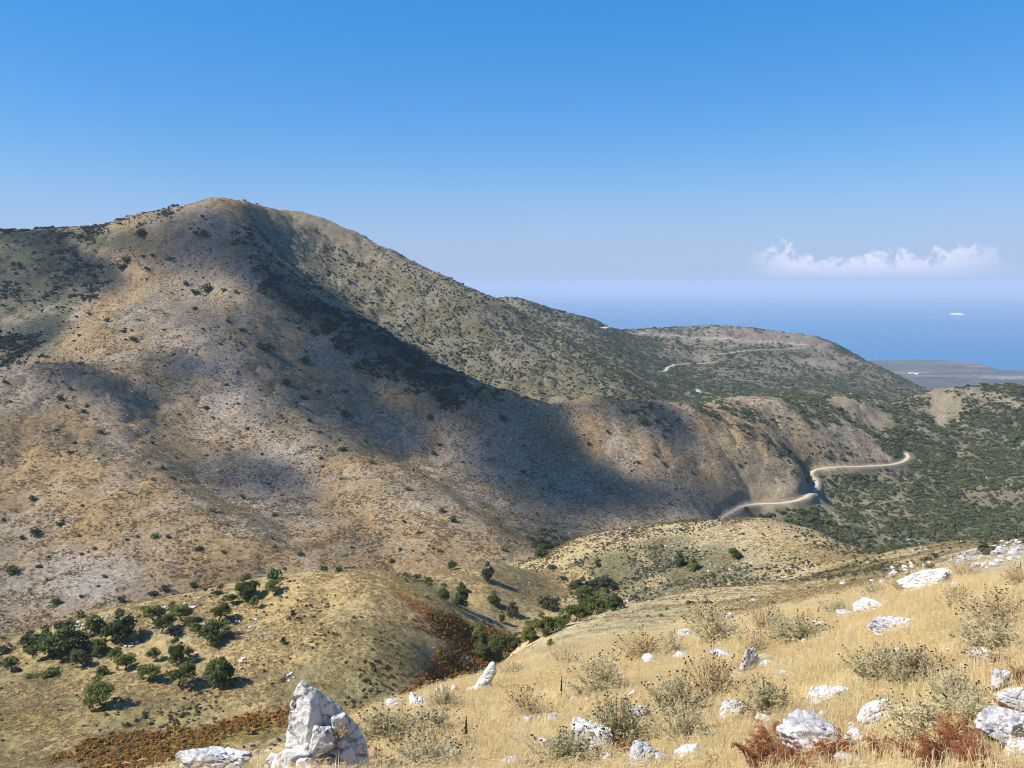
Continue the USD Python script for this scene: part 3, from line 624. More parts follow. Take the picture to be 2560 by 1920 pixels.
def tube(p, r, sides=5):
    p = np.asarray(p, float); r = np.broadcast_to(r, (len(p),)).astype(float)
    t = np.gradient(p, axis=0); t /= np.linalg.norm(t, axis=1, keepdims=True) + 1e-12
    ref = np.where(np.abs(t[:, 2:]) < .9, [[0, 0, 1.]], [[1., 0, 0]])
    a = np.cross(t, ref); a /= np.linalg.norm(a, axis=1, keepdims=True) + 1e-12
    b = np.cross(t, a)
    an = np.arange(sides) * 2 * np.pi / sides
    v = p[:, None] + r[:, None, None] * (np.cos(an)[None, :, None] * a[:, None] + np.sin(an)[None, :, None] * b[:, None])
    i, j = np.meshgrid(np.arange(len(p) - 1), np.arange(sides), indexing='ij')
    q = np.stack([i * sides + j, i * sides + (j + 1) % sides, (i + 1) * sides + (j + 1) % sides, (i + 1) * sides + j], -1).reshape(-1, 4)
    return v.reshape(-1, 3), quads_to_tris(q)
def join(parts):
    vs, fs, n = [], [], 0
    for v, f in parts:
        vs.append(v); fs.append(f + n); n += len(v)
    return np.concatenate(vs), np.concatenate(fs)

def tree_shape(seed, lean=0.05, flat=0.75, bole=0.2, nleaf=2600):
    """a small tree one unit high and about one wide: forked trunk, open crown of leaf clumps"""
    rng = np.random.default_rng(seed)
    wood, clumps = [], []
    top = np.array([lean * rng.normal(), lean * rng.normal(), bole])
    trunk = np.linspace([0, 0, -.06], top, 5); trunk[1:-1, :2] += rng.normal(scale=.012, size=(3, 2))
    wood.append(tube(trunk, np.linspace(.040, .028, 5), 6))
    n = 6
    for k in range(n):
        an = k * 2 * np.pi / n + rng.uniform(-.4, .4)
        reach, up = rng.uniform(.20, .36), rng.uniform(.08, .52)
        end = top + [math.cos(an) * reach, math.sin(an) * reach, up * flat]
        midp = (top + end) / 2 + [0, 0, .05] + rng.normal(scale=.02, size=3)
        wood.append(tube([top - [0, 0, .02], midp, end], [.022, .014, .006], 5))
        clumps += [(end, rng.uniform(.14, .21)), (midp + rng.normal(scale=.08, size=3) + [0, 0, .09], rng.uniform(.10, .16))]
        e2 = end + rng.normal(scale=.12, size=3); clumps.append((e2, rng.uniform(.08, .13)))
    for k in range(5):
        clumps.append((top + [rng.normal(scale=.14), rng.normal(scale=.14), rng.uniform(.30, .60) * flat / .75], rng.uniform(.12, .18)))
    cs = []
    for c, r in clumps:
        m_ = int(nleaf * r * r / sum(x[1] ** 2 for x in clumps))
        d = rng.normal(size=(m_, 3)); d /= np.linalg.norm(d, axis=1, keepdims=True)
        cs.append(np.concatenate([c + d * r * rng.uniform(.45, 1.05, (m_, 1)) * [1, 1, .8], d], 1))
    cs = np.concatenate(cs)
    zt = np.percentile(cs[:, 2], 99)
    crown = leaves(cs[:, :3], .036, rng, cs[:, 3:] * .7 + [0, 0, .35])
    s = 1 / zt
    return join(wood)[0] * s, join(wood)[1], crown[0] * s, crown[1]

def bush_shape(seed, n, size, h=.75, lobes=7):
    """a leafy bush one unit wide, sitting on the ground"""
    rng = np.random.default_rng(seed)
    cs = []
    for k in range(lobes):
        an, rr = rng.uniform(0, 2 * np.pi), rng.uniform(0, .30)
        c = np.array([rr * math.cos(an), rr * math.sin(an), rng.uniform(.12, .42) * h])
        r = rng.uniform(.15, .26)
        m_ = n // lobes
        d = rng.normal(size=(m_, 3)); d /= np.linalg.norm(d, axis=1, keepdims=True)
        d[:, 2] = np.where(d[:, 2] < -.5, -d[:, 2], d[:, 2])
        cs.append(np.concatenate([c + d * r * rng.uniform(.7, 1.05, (m_, 1)) * [1, 1, h], d], 1))
    cs = np.concatenate(cs); cs[:, 2] = np.maximum(cs[:, 2], .01)
    return leaves(cs[:, :3], size, rng, cs[:, 3:] * .9 + [0, 0, .4], .75)

def rock_shape(seed, sub=4, planes=11, rough=.07, flatten=1.0):
    """a broken limestone block about one unit across, sitting half buried at z = 0"""
    rng = np.random.default_rng(seed)
    m = trimesh.creation.icosphere(sub)
    d = np.array(m.vertices)
    nn = rng.normal(size=(planes, 3)); nn /= np.linalg.norm(nn, axis=1, keepdims=True)
    nn[0] = [0, 0, 1]; nn[0] += rng.normal(scale=.25, size=3); nn[0] /= np.linalg.norm(nn[0])
    hh = rng.uniform(.36, .56, planes)
    dots = d @ nn.T
    r = np.where(dots > .05, hh / np.maximum(dots, .05), 9)
    k = 14.0
    rad = -np.log(np.exp(-k * np.minimum(r, 1.2)).sum(1) + 1e-9) / k
    rad = np.clip(rad, .2, .75)
    v = d * rad[:, None]
    v += d * ((meshkit.fbm(v * 3.2 + seed * 7.1, 4, seed) - .5) * rough * 2.6)[:, None]
    rg = 1 - np.abs(2 * meshkit.fbm(v * 4.5 + seed * 3.3, 3, seed + 5) - 1)
    v -= d * (np.clip(rg - .82, 0, 1) * rough * 6)[:, None]
    v += d * ((meshkit.fbm(v * 13 + seed, 3, seed + 9) - .5) * rough * .7)[:, None]
    v[:, 2] *= flatten
    ext = np.ptp(v, axis=0)
    v = (v - (v.max(0) + v.min(0)) / 2) / ext          # unit box
    return v, np.array(m.faces)

rock_pool = {}
def rock_thing(pos, w, dpt, h, rotz, seed, label, name='limestone_rock', group=None, material=None, tilt=(0, 0), sub=4, sink=.22, rough=.07, planes=11, cat='rock'):
    v, f = rock_shape(seed, sub, planes, rough)
    v = v * [w, dpt, h * (1 + sink)]
    v[:, 2] += h * (1 + sink) / 2 - h * sink
    tx, ty = math.radians(tilt[0]), math.radians(tilt[1])
    Rx = trimesh.transformations.rotation_matrix(tx, [1, 0, 0])[:3, :3]; Ry = trimesh.transformations.rotation_matrix(ty, [0, 1, 0])[:3, :3]
    Rz = trimesh.transformations.rotation_matrix(math.radians(rotz), [0, 0, 1])[:3, :3]
    v = v @ (Ry @ Rx @ Rz).T + pos + [0, 0, EYE]
    m = usdkit.mesh(stage, numbered(name), (v, f), material or M_rock, smooth=38)
    tag(m, label, cat, group)
    return m

# class prims: one of each kind, copied by reference
def klass(name, parts):
    p = stage.CreateClassPrim('/World/' + name)
    UsdGeom.Xform.Define(stage, p.GetPath())
    stage.GetPrimAtPath(p.GetPath()).SetSpecifier(Sdf.SpecifierClass)
    for nm, shape, mt in parts:
        part(nm, shape, mt, p)
    return p
def copy_of(kl, name, pos, rot, scale, label, cat, group=None):
    x = UsdGeom.Xform.Define(stage, numbered(name))
    x.AddTranslateOp().Set(Gf.Vec3d(float(pos[0]), float(pos[1]), float(pos[2] + EYE)))
    x.AddRotateZOp().Set(float(rot))
    sc = np.broadcast_to(scale, (3,))
    x.AddScaleOp().Set(Gf.Vec3f(*[float(c) for c in sc]))
    p = x.GetPrim()
    p.GetReferences().AddInternalReference(kl.GetPath())
    p.SetInstanceable(True)
    return tag(p, label, cat, group)

def stuff(name, protos, pos, rot, scale, label, cat):
    """countless small things as one PointInstancer"""
    pi = UsdGeom.PointInstancer.Define(stage, '/World/' + name)
    tg = []
    for k, (shape, mt) in enumerate(protos):
        pp_ = f'/World/{name}/{name}_piece' + (f'_{k:03d}' if k else '')
        usdkit.mesh(stage, pp_, shape, mt)
        tg.append(Sdf.Path(pp_))
    pi.CreatePrototypesRel().SetTargets(tg)
    n = len(pos)
    rng = np.random.default_rng(n)
    pi.CreateProtoIndicesAttr(Vt.IntArray.FromNumpy(rng.integers(0, len(protos), n).astype(np.int32)))
    P_ = np.array(pos, float) + [0, 0, EYE]
    pi.CreatePositionsAttr(Vt.Vec3fArray.FromNumpy(P_.astype(np.float32)))
    sc = np.asarray(scale, float); sc = sc[:, None].repeat(3, 1) if sc.ndim == 1 else sc
    pi.CreateScalesAttr(Vt.Vec3fArray.FromNumpy(sc.astype(np.float32)))
    rr = np.asarray(rot, float) / 2
    pi.CreateOrientationsAttr(Vt.QuathArray([Gf.Quath(float(math.cos(a)), 0.0, 0.0, float(math.sin(a))) for a in rr]))
    return tag(pi, label, cat, kind='stuff')

# random spots of the land in view, even over the ground or (lod) thinned with distance
frame = VIS & (PU > -160) & (PU < 2370) & (PV < 1720)
def cell_area():
    dr = np.gradient(LR)[None, :] * RG; da = np.gradient(AZ)[:, None] * RG
    return dr * da
AREA = cell_area()
def scatter(weight, n, seed, power=0.0, where=None):
    """n random ground points; chance of a spot ~ weight x area / range**power"""
    rng = np.random.default_rng(seed)
    w = (weight * AREA / RG ** power * (frame if where is None else where)).ravel()
    w = np.maximum(w, 0); w[~np.isfinite(w)] = 0
    if w.sum() <= 0:
        return np.zeros((0, 3)), np.zeros(0, int)
    c = np.cumsum(w); c /= c[-1]
    idx = np.searchsorted(c, rng.uniform(size=n))
    i, j = np.unravel_index(idx, GX.shape)
    fi = np.clip(i + rng.uniform(-.5, .5, n), 0, len(AZ) - 1); fj = np.clip(j + rng.uniform(-.5, .5, n), 0, len(LR) - 1)
    az = np.interp(fi, np.arange(len(AZ)), AZ); r = np.exp(np.interp(fj, np.arange(len(LR)), LR))
    z = map_coordinates(GZ, [fi, fj], order=1)
    return np.stack([r * np.sin(az), r * np.cos(az), z], -1), idx
# ------------------------------------------------------------------ dirt roads
M_road = mat('dirt_road', {'geo': ('geometry', {}), 'n': ('noise_texture', {'scale': 0.5, 'detail': 6.0, 'roughness': 0.65}), 'r': ('rgb_ramp', {'ramp': [(.3, (.34, .275, .195)), (.7, (.46, .385, .285))]}),
                           'p': ('principled_bsdf', {'roughness': 0.95, 'specular_ior_level': 0.1})}, [('geo.position', 'n.vector'), ('n.fac', 'r.fac'), ('r.color', 'p.base_color')])
for P, z_, w_, lab in PATHS:
    t = np.gradient(P, axis=0); t /= np.linalg.norm(t, axis=1, keepdims=True)
    nn = np.stack([-t[:, 1], t[:, 0]], -1)
    ragged = (meshkit.fbm(np.stack([P[:, 0], P[:, 1], 0 * z_], -1) / 6.0, 3, 5) - .5) * .8
    off = np.linspace(-.5, .5, 5)[None, :] * (w_ + ragged[:, None])
    G = P[:, None] + off[..., None] * nn[:, None]
    V_ = np.concatenate([G, (z_[:, None] + np.array([.04, .10, .16, .10, .04]) + EYE)[..., None]], -1)
    n, m_ = V_.shape[:2]
    iv = np.arange(n * m_).reshape(n, m_)
    q = np.stack([iv[:-1, :-1], iv[1:, :-1], iv[1:, 1:], iv[:-1, 1:]], -1).reshape(-1, 4)
    if np.cross(V_[1, 2] - V_[0, 2], V_[0, 3] - V_[0, 2])[2] < 0:
        q = q[:, ::-1]
    tag(raw_mesh(numbered('dirt_road'), V_.reshape(-1, 3), q, M_road), lab, 'road', kind='structure')
road_a = PATHS[0][0]

# ------------------------------------------------------------------ placing by the lie of the land
def place(u, v, w, h, rmin=2.0):
    """spot of the land at a pixel, and the size in metres of w x h pixels there"""
    p = spot(u, v, rmin)
    if p is None:
        p = spot(u, v + 6, rmin)
    if p is None:
        p = spot(u, v + 18, rmin)
    d = dir_of(u, v)
    depth = np.linalg.norm(p) * (d[1] * math.cos(PITCH) - d[2] * math.sin(PITCH))
    eps = math.asin(min(1, abs(d[2])))
    return p, w * depth / FOC, h * depth / FOC / math.cos(eps), eps

TREES = []
for k, (seed, ln, fl, bo, nl) in enumerate(((3, .06, .75, .18, 2600), (8, .10, .64, .22, 2400), (14, .05, .85, .12, 3000), (21, .12, .6, .28, 1900))):
    v_w, f_w, v_c, f_c = tree_shape(seed, ln, fl, bo, nl)
    for nm, mt in (('leafy', M_leaf), ('dark', M_dark), ('pale', M_light), ('grey', M_grey)):
        TREES.append(((k, nm), klass(f'tree_kind_{k}_{nm}', [('trunk', (v_w, f_w), M_bark), ('crown', (v_c, f_c), mt)])))
TREES = dict(TREES)
BUSHES = {}
for k, (seed, n, sz, h, lb) in enumerate(((5, 420, .062, .75, 8), (6, 420, .062, .62, 9), (17, 380, .064, .9, 7))):
    b_ = bush_shape(seed, n, sz, h, lb)
    for nm, mt in (('leafy', M_leaf), ('dark', M_dark), ('pale', M_light), ('grey', M_grey)):
        BUSHES[(k, nm)] = klass(f'bush_kind_{k}_{nm}', [('foliage', b_, mt)])

trng = np.random.default_rng(77)
def tree(u, v, w, h, tone, label, group=None, kind=None):
    p, wm, hm, eps = place(u, v, w, h, 60)
    k = int(trng.integers(4)) if kind is None else kind
    copy_of(TREES[(k, tone)], 'tree', p, trng.uniform(0, 360), (wm * .98, wm * .98, hm), label, 'tree', group)
def bush(u, v, w, h, tone, label, group=None, name='bush', rmin=60):
    p, wm, hm, eps = place(u, v, w, h, rmin)
    copy_of(BUSHES[(int(trng.integers(3)), tone)], name, p, trng.uniform(0, 360), (wm, wm * .9, max(hm * 1.15, wm * .55)), label, 'bush', group)

G_ = 'trees on the grove hill'
for a in ((225, 1522, 54, 54, 'leafy', 'lone round tree with a slanting dark shadow, nearest on the lower left slope', 0),
          (457, 1489, 46, 52, 'leafy', 'left tree of a touching pair, forked trunk, above the standing rock', 1), (482, 1486, 46, 58, 'dark', 'right darker tree of a touching pair casting a shadow right', 2),
          (381, 1479, 56, 43, 'leafy', 'wide low tree in the front row, just left of the touching pair', 1), (316, 1473, 43, 36, 'leafy', 'leftmost tree of the front row of three on the grove hill', 0),
          (269, 1449, 37, 34, 'leafy', 'small tree right of two crowded bushes, below the big dark tree', 0), (243, 1431, 33, 30, 'leafy', 'small tree touching the upper left of another, on the left slope', 3),
          (179, 1432, 36, 31, 'leafy', 'low tree below the big dark oak clump, left one of two', 1), (212, 1414, 38, 30, 'leafy', 'low tree below the big dark oak clump, right one of two', 2),
          (150, 1413, 98, 66, 'dark', 'largest dark oak clump at the left end of the grove', 2), (112, 1410, 60, 50, 'dark', 'dark tree fused to the left flank of the largest oak clump', 0), (70, 1404, 48, 38, 'dark', 'dark tree at the far left end of the grove', 2),
          (258, 1380, 66, 56, 'dark', 'second biggest dark tree of the grove with a shadow on the right', 2), (240, 1390, 42, 40, 'leafy', 'small tree in front of the second biggest dark tree, left', 0), (268, 1387, 34, 32, 'leafy', 'small tree in front of the second biggest dark tree, right', 3),
          (192, 1373, 40, 36, 'leafy', 'pale trunked tree behind the oak clump, left one of two', 3), (213, 1363, 36, 32, 'leafy', 'round tree behind the oak clump beside the white stones', 2),
          (334, 1338, 44, 34, 'leafy', 'wide tree near the white stones at the crest, leftmost of the upper row', 1), (365, 1327, 24, 24, 'leafy', 'slim small tree at the crest between two wider ones', 3),
          (394, 1339, 40, 36, 'leafy', 'tree with a visible bent trunk in the upper row', 1), (346, 1367, 36, 36, 'pale', 'yellow green tree in the middle of the grove', 1),
          (469, 1341, 38, 36, 'leafy', 'tree with a long bent trunk at the right of the upper row', 1), (418, 1354, 22, 21, 'leafy', 'tiny tree mid grove, upper of two in a column', 3), (420, 1369, 25, 24, 'leafy', 'tiny tree mid grove, lower of two in a column', 0),
          (380, 1375, 23, 21, 'grey', 'thin greyish leaning tree in mid grove', 3), (472, 1389, 54, 38, 'pale', 'broad light green tree on the right of the grove', 1), (464, 1400, 22, 24, 'leafy', 'small tree just below the broad light green tree', 3),
          (497, 1379, 13, 14, 'grey', 'sapling at the right edge of the broad light green tree', 3), (381, 1431, 38, 50, 'leafy', 'tall lopsided tree in the middle of the lower grove', 2), (339, 1425, 27, 28, 'leafy', 'small leaning tree left of the tall lopsided one', 3),
          (408, 1421, 19, 19, 'grey', 'small grey tree right of the tall lopsided one', 3), (531, 1289, 56, 44, 'leafy', 'large round tree standing on the crest of the grove hill', 2), (598, 1282, 33, 25, 'leafy', 'small tree on the crest right of the large round one', 1),
          (497, 1301, 23, 19, 'pale', 'small pale tree on the crest left of the large round one', 1), (545, 1314, 21, 25, 'leafy', 'thin tree just below the large round crest tree', 3), (636, 1337, 11, 19, 'grey', 'thin sapling alone on the open grassy slope', 3),
          (608, 1393, 15, 15, 'grey', 'lower sapling alone on the open grassy slope', 3)):
    tree(*a[:6], G_, a[6])
for a in ((109, 1458, 48, 30, 'leafy', 'dark rounded bush, taller half of a low hedge at the left'), (67, 1463, 42, 18, 'leafy', 'low end of the hedge at the far left'), (218, 1456, 44, 27, 'pale', 'light green bush beside two small trees on the left slope'),
          (142, 1352, 42, 22, 'grey', 'grey green bush behind the white stones on the left'), (176, 1335, 34, 26, 'leafy', 'bush at the end of the white stone line'), (20, 1436, 44, 34, 'leafy', 'bush at the left edge of the picture in the gully'), (30, 1452, 30, 24, 'grey', 'lower bush at the left edge of the picture'),
          (8, 1408, 40, 26, 'grey', 'grey scrub at the left edge above the gully'), (262, 1300, 26, 26, 'grey', 'bush at the dry gully behind the grove crest'), (418, 1268, 20, 24, 'dark', 'dark bush in the shaded gully behind the grove'),
          (358, 1276, 28, 22, 'grey', 'grey bushes at the mountain foot behind the grove'), (330, 1285, 30, 18, 'grey', 'lower grey bush at the mountain foot behind the grove'), (470, 1283, 26, 16, 'grey', 'dim bush in the shaded gully left of the crest tree'), (594, 1252, 42, 40, 'dark', 'big dark bush behind the small crest tree'),
          (899, 1250, 32, 18, 'dark', 'dark bush at the mountain foot behind the bare hill top'), (878, 1246, 26, 14, 'grey', 'greyer bush at the mountain foot behind the bare hill top')):
    bush(*a[:6], G_)
G_ = 'trees in the stream gully'
for a in ((993, 1312, 38, 40, 'dark', 'dark round tree with the blackest shadow on the bracken slope', 2), (960, 1297, 27, 35, 'leafy', 'narrow tree left of the dark round one', 2), (995, 1276, 15, 19, 'leafy', 'small tree behind the dark round one', 0),
          (1052, 1255, 30, 38, 'grey', 'tall grey green tree on top of the small nose of land', 2), (1068, 1308, 29, 29, 'leafy', 'round tree with a shadow on the middle of the stony nose', 2), (1108, 1332, 31, 28, 'grey', 'greyish tree at the foot of the stony nose', 2),
          (1084, 1344, 15, 23, 'leafy', 'slender upright tree beside the greyish one', 2), (924, 1265, 19, 20, 'leafy', 'small tree on the rim left of the nose', 0), (979, 1230, 17, 19, 'dark', 'small dark tree at the rim of the mountain foot', 0),
          (1036, 1385, 36, 36, 'leafy', 'tree at the left head of the wooded gully', 2), (1042, 1420, 32, 34, 'leafy', 'lowest left tree of the wooded gully', 0), (1068, 1422, 42, 44, 'leafy', 'broad tree at the bottom of the wooded gully', 2), (1089, 1413, 38, 42, 'leafy', 'tree right of the broad bottom one in the gully', 0), (1112, 1398, 32, 28, 'leafy', 'low tree linking the two halves of the wooded gully', 2),
          (1145, 1388, 42, 44, 'leafy', 'biggest tree in the middle of the gully wood', 2), (1183, 1371, 44, 42, 'leafy', 'second big tree in the middle of the gully wood', 0), (1211, 1357, 38, 36, 'leafy', 'round tree upstream of the two biggest', 2), (1239, 1345, 42, 38, 'leafy', 'tree against the edge of the near slope, upstream', 0), (1262, 1334, 40, 36, 'dark', 'darker tree along the edge of the near slope', 2),
          (1290, 1328, 42, 36, 'leafy', 'tree along the edge of the near slope near its end', 0), (1330, 1318, 46, 32, 'dark', 'dark end tree where the gully wood meets the grass', 2), (1309, 1308, 42, 30, 'leafy', 'tree behind the dark end tree', 0), (1262, 1301, 46, 32, 'leafy', 'olive tree in the back row of the gully wood', 2), (1251, 1283, 38, 30, 'grey', 'grey tree at the upper left of the gully wood', 0),
          (1281, 1284, 46, 28, 'grey', 'dull tree at the top of the gully wood', 2), (1309, 1270, 52, 24, 'grey', 'low dull scrubby tree at the very top of the gully wood', 2), (1192, 1316, 32, 26, 'grey', 'grey tree left of the gully wood', 0), (1176, 1311, 24, 22, 'grey', 'smaller grey tree left of the gully wood', 0),
          (1187, 1408, 19, 23, 'leafy', 'tiny lone tree on the grass right of the gully wood', 3), (1171, 1204, 36, 28, 'pale', 'bright green clump where the stream leaves the hills', 2), (1168, 1186, 42, 22, 'dark', 'dark clump behind the bright green one in the stream bed', 2),
          (1467, 1223, 28, 27, 'dark', 'dark tree on the knoll, left one of two', 2), (1497, 1232, 31, 25, 'leafy', 'wider tree on the knoll, right one of two', 2), (1582, 1208, 25, 25, 'dark', 'single dark tree on the top of the knoll', 0)):
    tree(*a[:6], G_, a[6])
for a in ((1005, 1433, 36, 30, 'grey', 'grey green bush at the rust coloured bracken below the gully'), (962, 1423, 34, 28, 'grey', 'dull brownish bush left of the gully wood'), (1035, 1455, 32, 28, 'grey', 'bush just behind the leaning white rock'), (1290, 1224, 20, 17, 'grey', 'small bush halfway up the knoll'), (1192, 1230, 28, 22, 'grey', 'bush at the left foot of the knoll'),
          (1903, 1196, 34, 18, 'leafy', 'bright green bush on the saddle beside the pale track'), (1611, 1103, 17, 15, 'dark', 'dark bush beside the bend of the dirt road'), (1217, 1252, 22, 16, 'grey', 'small bush between the nose and the knoll'), (1668, 1207, 9, 8, 'dark', 'tiny bush on the smooth right part of the knoll')):
    bush(*a[:6], G_)

# shrubs of the mountain: the ones the photograph sets apart, then a random sowing
G_ = 'shrubs dotted over the mountain'
L_ = 'dark green shrub dotted on the tawny mountainside'
lit_ = [(445, 880, 18), (318, 862, 9), (130, 858, 22), (218, 932, 22), (566, 981, 12), (70, 1076, 22), (738, 971, 22), (735, 1034, 12), (592, 1111, 18), (130, 1132, 20), (169, 1157, 14), (74, 1150, 36), (46, 1161, 20), (334, 1157, 22), (362, 1159, 16), (253, 1133, 14),
        (204, 1184, 18), (176, 1196, 16), (104, 1203, 12), (26, 1232, 38), (429, 1184, 24), (482, 1191, 18), (594, 1180, 16), (647, 1194, 26), (700, 1228, 30), (731, 1230, 24), (120, 1300, 36), (7, 1123, 16), (225, 1245, 16), (320, 999, 12), (351, 1010, 16),
        (372, 1031, 14), (330, 1035, 16), (415, 1080, 8), (446, 983, 12), (381, 988, 10), (387, 894, 10), (327, 910, 10), (749, 897, 40), (657, 860, 22), (689, 846, 20), (619, 827, 34), (668, 908, 18), (745, 845, 22), (489, 830, 10), (513, 807, 10), (151, 839, 18), (172, 785, 14), (81, 783, 14),
        (446, 624, 42), (422, 630, 30), (482, 626, 18), (510, 630, 18), (422, 667, 18), (401, 612, 20), (193, 677, 14), (165, 684, 12), (288, 731, 22), (232, 691, 22), (285, 714, 12), (573, 751, 46), (657, 779, 36), (492, 693, 16), (520, 740, 16), (475, 742, 14), (264, 577, 30), (271, 561, 30), (309, 554, 16), (330, 551, 16), (366, 558, 20), (316, 580, 18), (306, 505, 40), (443, 505, 30),
        (929, 902, 24), (1086, 903, 26), (1153, 877, 8), (1147, 896, 9), (1272, 958, 15), (1251, 944, 7), (1235, 946, 6), (1262, 939, 8), (1378, 998, 14), (938, 979, 20), (950, 961, 16), (792, 953, 18), (1132, 963, 10), (880, 1055, 22), (952, 1037, 12), (917, 1028, 12), (954, 1102, 22), (977, 1123, 26), (1081, 1137, 12), (949, 1188, 18), (864, 1186, 16), (847, 1211, 18), (761, 1183, 16), (979, 1218, 18),
        (745, 970, 18), (1107, 1109, 10), (1040, 981, 6), (1416, 982, 16), (1434, 1000, 18), (1388, 909, 36), (1420, 909, 20), (1311, 930, 14), (1434, 944, 12), (1297, 1018, 6)]
used = 0
def where_on_mountain(u, v):
    if v < 700 and u < 350: return 'dark shrub on the upper left shoulder of the mountain', 'shrubs on the mountain shoulder'
    if u > 1100: return 'dark shrub on the lower spur between the mountain and the dirt road', 'shrubs on the lower spur'
    if v > 1050: return 'round shrub low on the mountain foot above the grove and gully', 'shrubs at the mountain foot'
    if u > 480 and v < 520 + .56 * (u - 480) + 130: return 'dark shrub in the shaded belt under the ridge of the mountain', 'shrubs in the shaded belt'
    return 'dark shrub in the middle of the broad mountain face', 'shrubs in the middle of the mountain'
for (u, v, w) in lit_:
    bush(u, v + w * .15, w * .95, w * .72, 'dark' if w < 12 or trng.uniform() < .6 else 'leafy', *where_on_mountain(u, v), 'shrub', 150); used += 1

BD = np.zeros(GX.shape)
BD += isBM * (.010 + .022 * smoothstep(1000, 850, PV))
for b_, k_ in (((560, 540, 60, 40, 45), .30), ((640, 640, 90, 44, 42), .8), ((760, 730, 120, 50, 40), .9), ((880, 790, 120, 46, 35), .9), ((990, 840, 90, 30, 25), .8), ((1080, 860, 60, 16, 10), .3), ((800, 830, 90, 30, 35), .12), ((1420, 905, 70, 36, 20), .25), ((1560, 905, 90, 10, 28), .8), ((1670, 970, 90, 9, 38), .6), ((1730, 1040, 24, 26, 0), .15), ((1600, 890, 60, 14, 20), .35), ((1720, 920, 110, 34, 20), .12), ((1790, 985, 100, 26, 5), .30),
               ((60, 600, 150, 80, -20), .30), ((80, 510, 130, 24, 0), .5), ((230, 485, 90, 16, -15), .5), ((330, 470, 60, 12, -20), .5), ((180, 600, 60, 40, 30), .6), ((20, 740, 70, 40, -10), .7), ((60, 770, 60, 16, -10), .6), ((300, 540, 110, 40, 0), .10), ((450, 520, 60, 40, 20), .14), ((1180, 1165, 60, 26, 20), .25), ((1240, 860, 260, 6, 0), .15), ((600, 880, 160, 60, 30), .03)):
    BD += isBM * k_ * blob(*b_)
BD = np.clip(BD, 0, .9)
clump = smoothstep(.42, .62, N1(14, 81, 3)) * 1.6 + .15
DENS_F = isF * (DENSE ** 1.15) * (.35 + smoothstep(.35, .6, N1(12, 82, 3)))
onroad = np.zeros(GX.shape, bool)
from scipy.spatial import cKDTree as KD_
dr_, _ = KD_(np.concatenate([p_[0] for p_ in PATHS])).query(np.stack([GX, GY], -1).reshape(-1, 2), distance_upper_bound=7.5)
onroad = np.isfinite(dr_).reshape(GX.shape)
okm = frame & ~onroad
pB, iB = scatter(BD * clump * okm, 11000, 101)
fz = [scatter(DENS_F * okm * (PV > 440) * (ZONE == z_), n_, 102 + z_) for z_, n_ in ((BR, 13000), (RH, 18000), (HH, 22000))]
pF, iF = np.concatenate([a[0] for a in fz]), np.concatenate([a[1] for a in fz])
srng = np.random.default_rng(5)
sB = np.exp(srng.normal(math.log(2.1), .42, len(pB))); sB *= np.where(BD.ravel()[iB] > .2, 1.3, 1)
sF = np.exp(srng.normal(0, .36, len(pF))) * np.where(ZONE.ravel()[iF] == BR, 2.3, np.where(ZONE.ravel()[iF] == HH, 4.0, 3.7))
pxB, pxF = sB / np.linalg.norm(pB, axis=1), sF / np.linalg.norm(pF, axis=1)
zF = ZONE.ravel()[iF].copy()
pick = np.argsort(-pxB)[:40]
for i in pick:
    copy_of(BUSHES[(i % 3, 'dark' if i % 4 else 'leafy')], 'shrub', pB[i], srng.uniform(0, 360), (sB[i], sB[i], sB[i] * .72), where_on_mountain(PU.ravel()[iB[i]], PV.ravel()[iB[i]])[0], 'bush', where_on_mountain(PU.ravel()[iB[i]], PV.ravel()[iB[i]])[1])
restB = np.setdiff1d(np.arange(len(pB)), pick)
for zone, n, lab, grp in ((BR, 40, 'small shrub among many on the sunlit back ridge', 'shrubs on the back ridge'), (RH, 80, 'green shrub in the dense scrub of the right hand hills', 'shrubs on the right hand hills'), (HH, 20, 'bluish green shrub on the far headland', 'shrubs on the headland')):
    ids = np.nonzero(zF == zone)[0]
    ids = ids[np.argsort(-pxF[ids])[:n]]
    for i in ids:
        v_ = PV.ravel()[iF[i]]
        if zone == RH:
            lab, grp = (('green shrub near the crest of the right hand hills', 'shrubs on the right hand crest') if v_ < 930 else ('green shrub in the valley below the dirt road', 'shrubs in the right hand valley') if v_ > 1020 else ('green shrub halfway up the right hand hills', 'shrubs halfway up on the right'))
        copy_of(BUSHES[(i % 3, 'dark' if i % 3 else 'leafy')], 'shrub', pF[i], srng.uniform(0, 360), (sF[i], sF[i], sF[i] * .75), lab, 'bush', grp)
    zF[ids] = -1
low_b = [(bush_shape(40 + k, 64, .15, .75, 5), M_maquis if k < 3 else M_dark) for k in range(4)]
keepF = zF >= 0
pM = np.concatenate([pB[restB], pF[keepF]]); sM = np.concatenate([sB[restB], sF[keepF]])
stuff('maquis', low_b, pM, srng.uniform(0, 6.28, len(pM)), np.stack([sM, sM, sM * srng.uniform(.55, .85, len(sM))], -1), 'low dark evergreen scrub covering the far hillsides', 'scrub')
# grey and olive low scrub nearer by
pS, iS = scatter((isKN * (.25 + SCRUB * 2) + isGH * (.14 * smoothstep(.5, .62, N1(20, 87)) + .04 + SCRUB * .6 + .5 * blob(700, 1470, 170, 50) + .5 * blob(300, 1540, 200, 30)) + low * .03 + (ZONE == RH) * .05) * clump * okm, 8000, 103)
sS = np.exp(srng.normal(math.log(.85), .35, len(pS)))
stuff('grey_scrub', [(bush_shape(60 + k, 48, .16, .8, 5), M_grey) for k in range(3)], pS, srng.uniform(0, 6.28, len(pS)), np.stack([sS, sS, sS * .8], -1), 'grey green knee high scrub on the grassy hills', 'scrub')
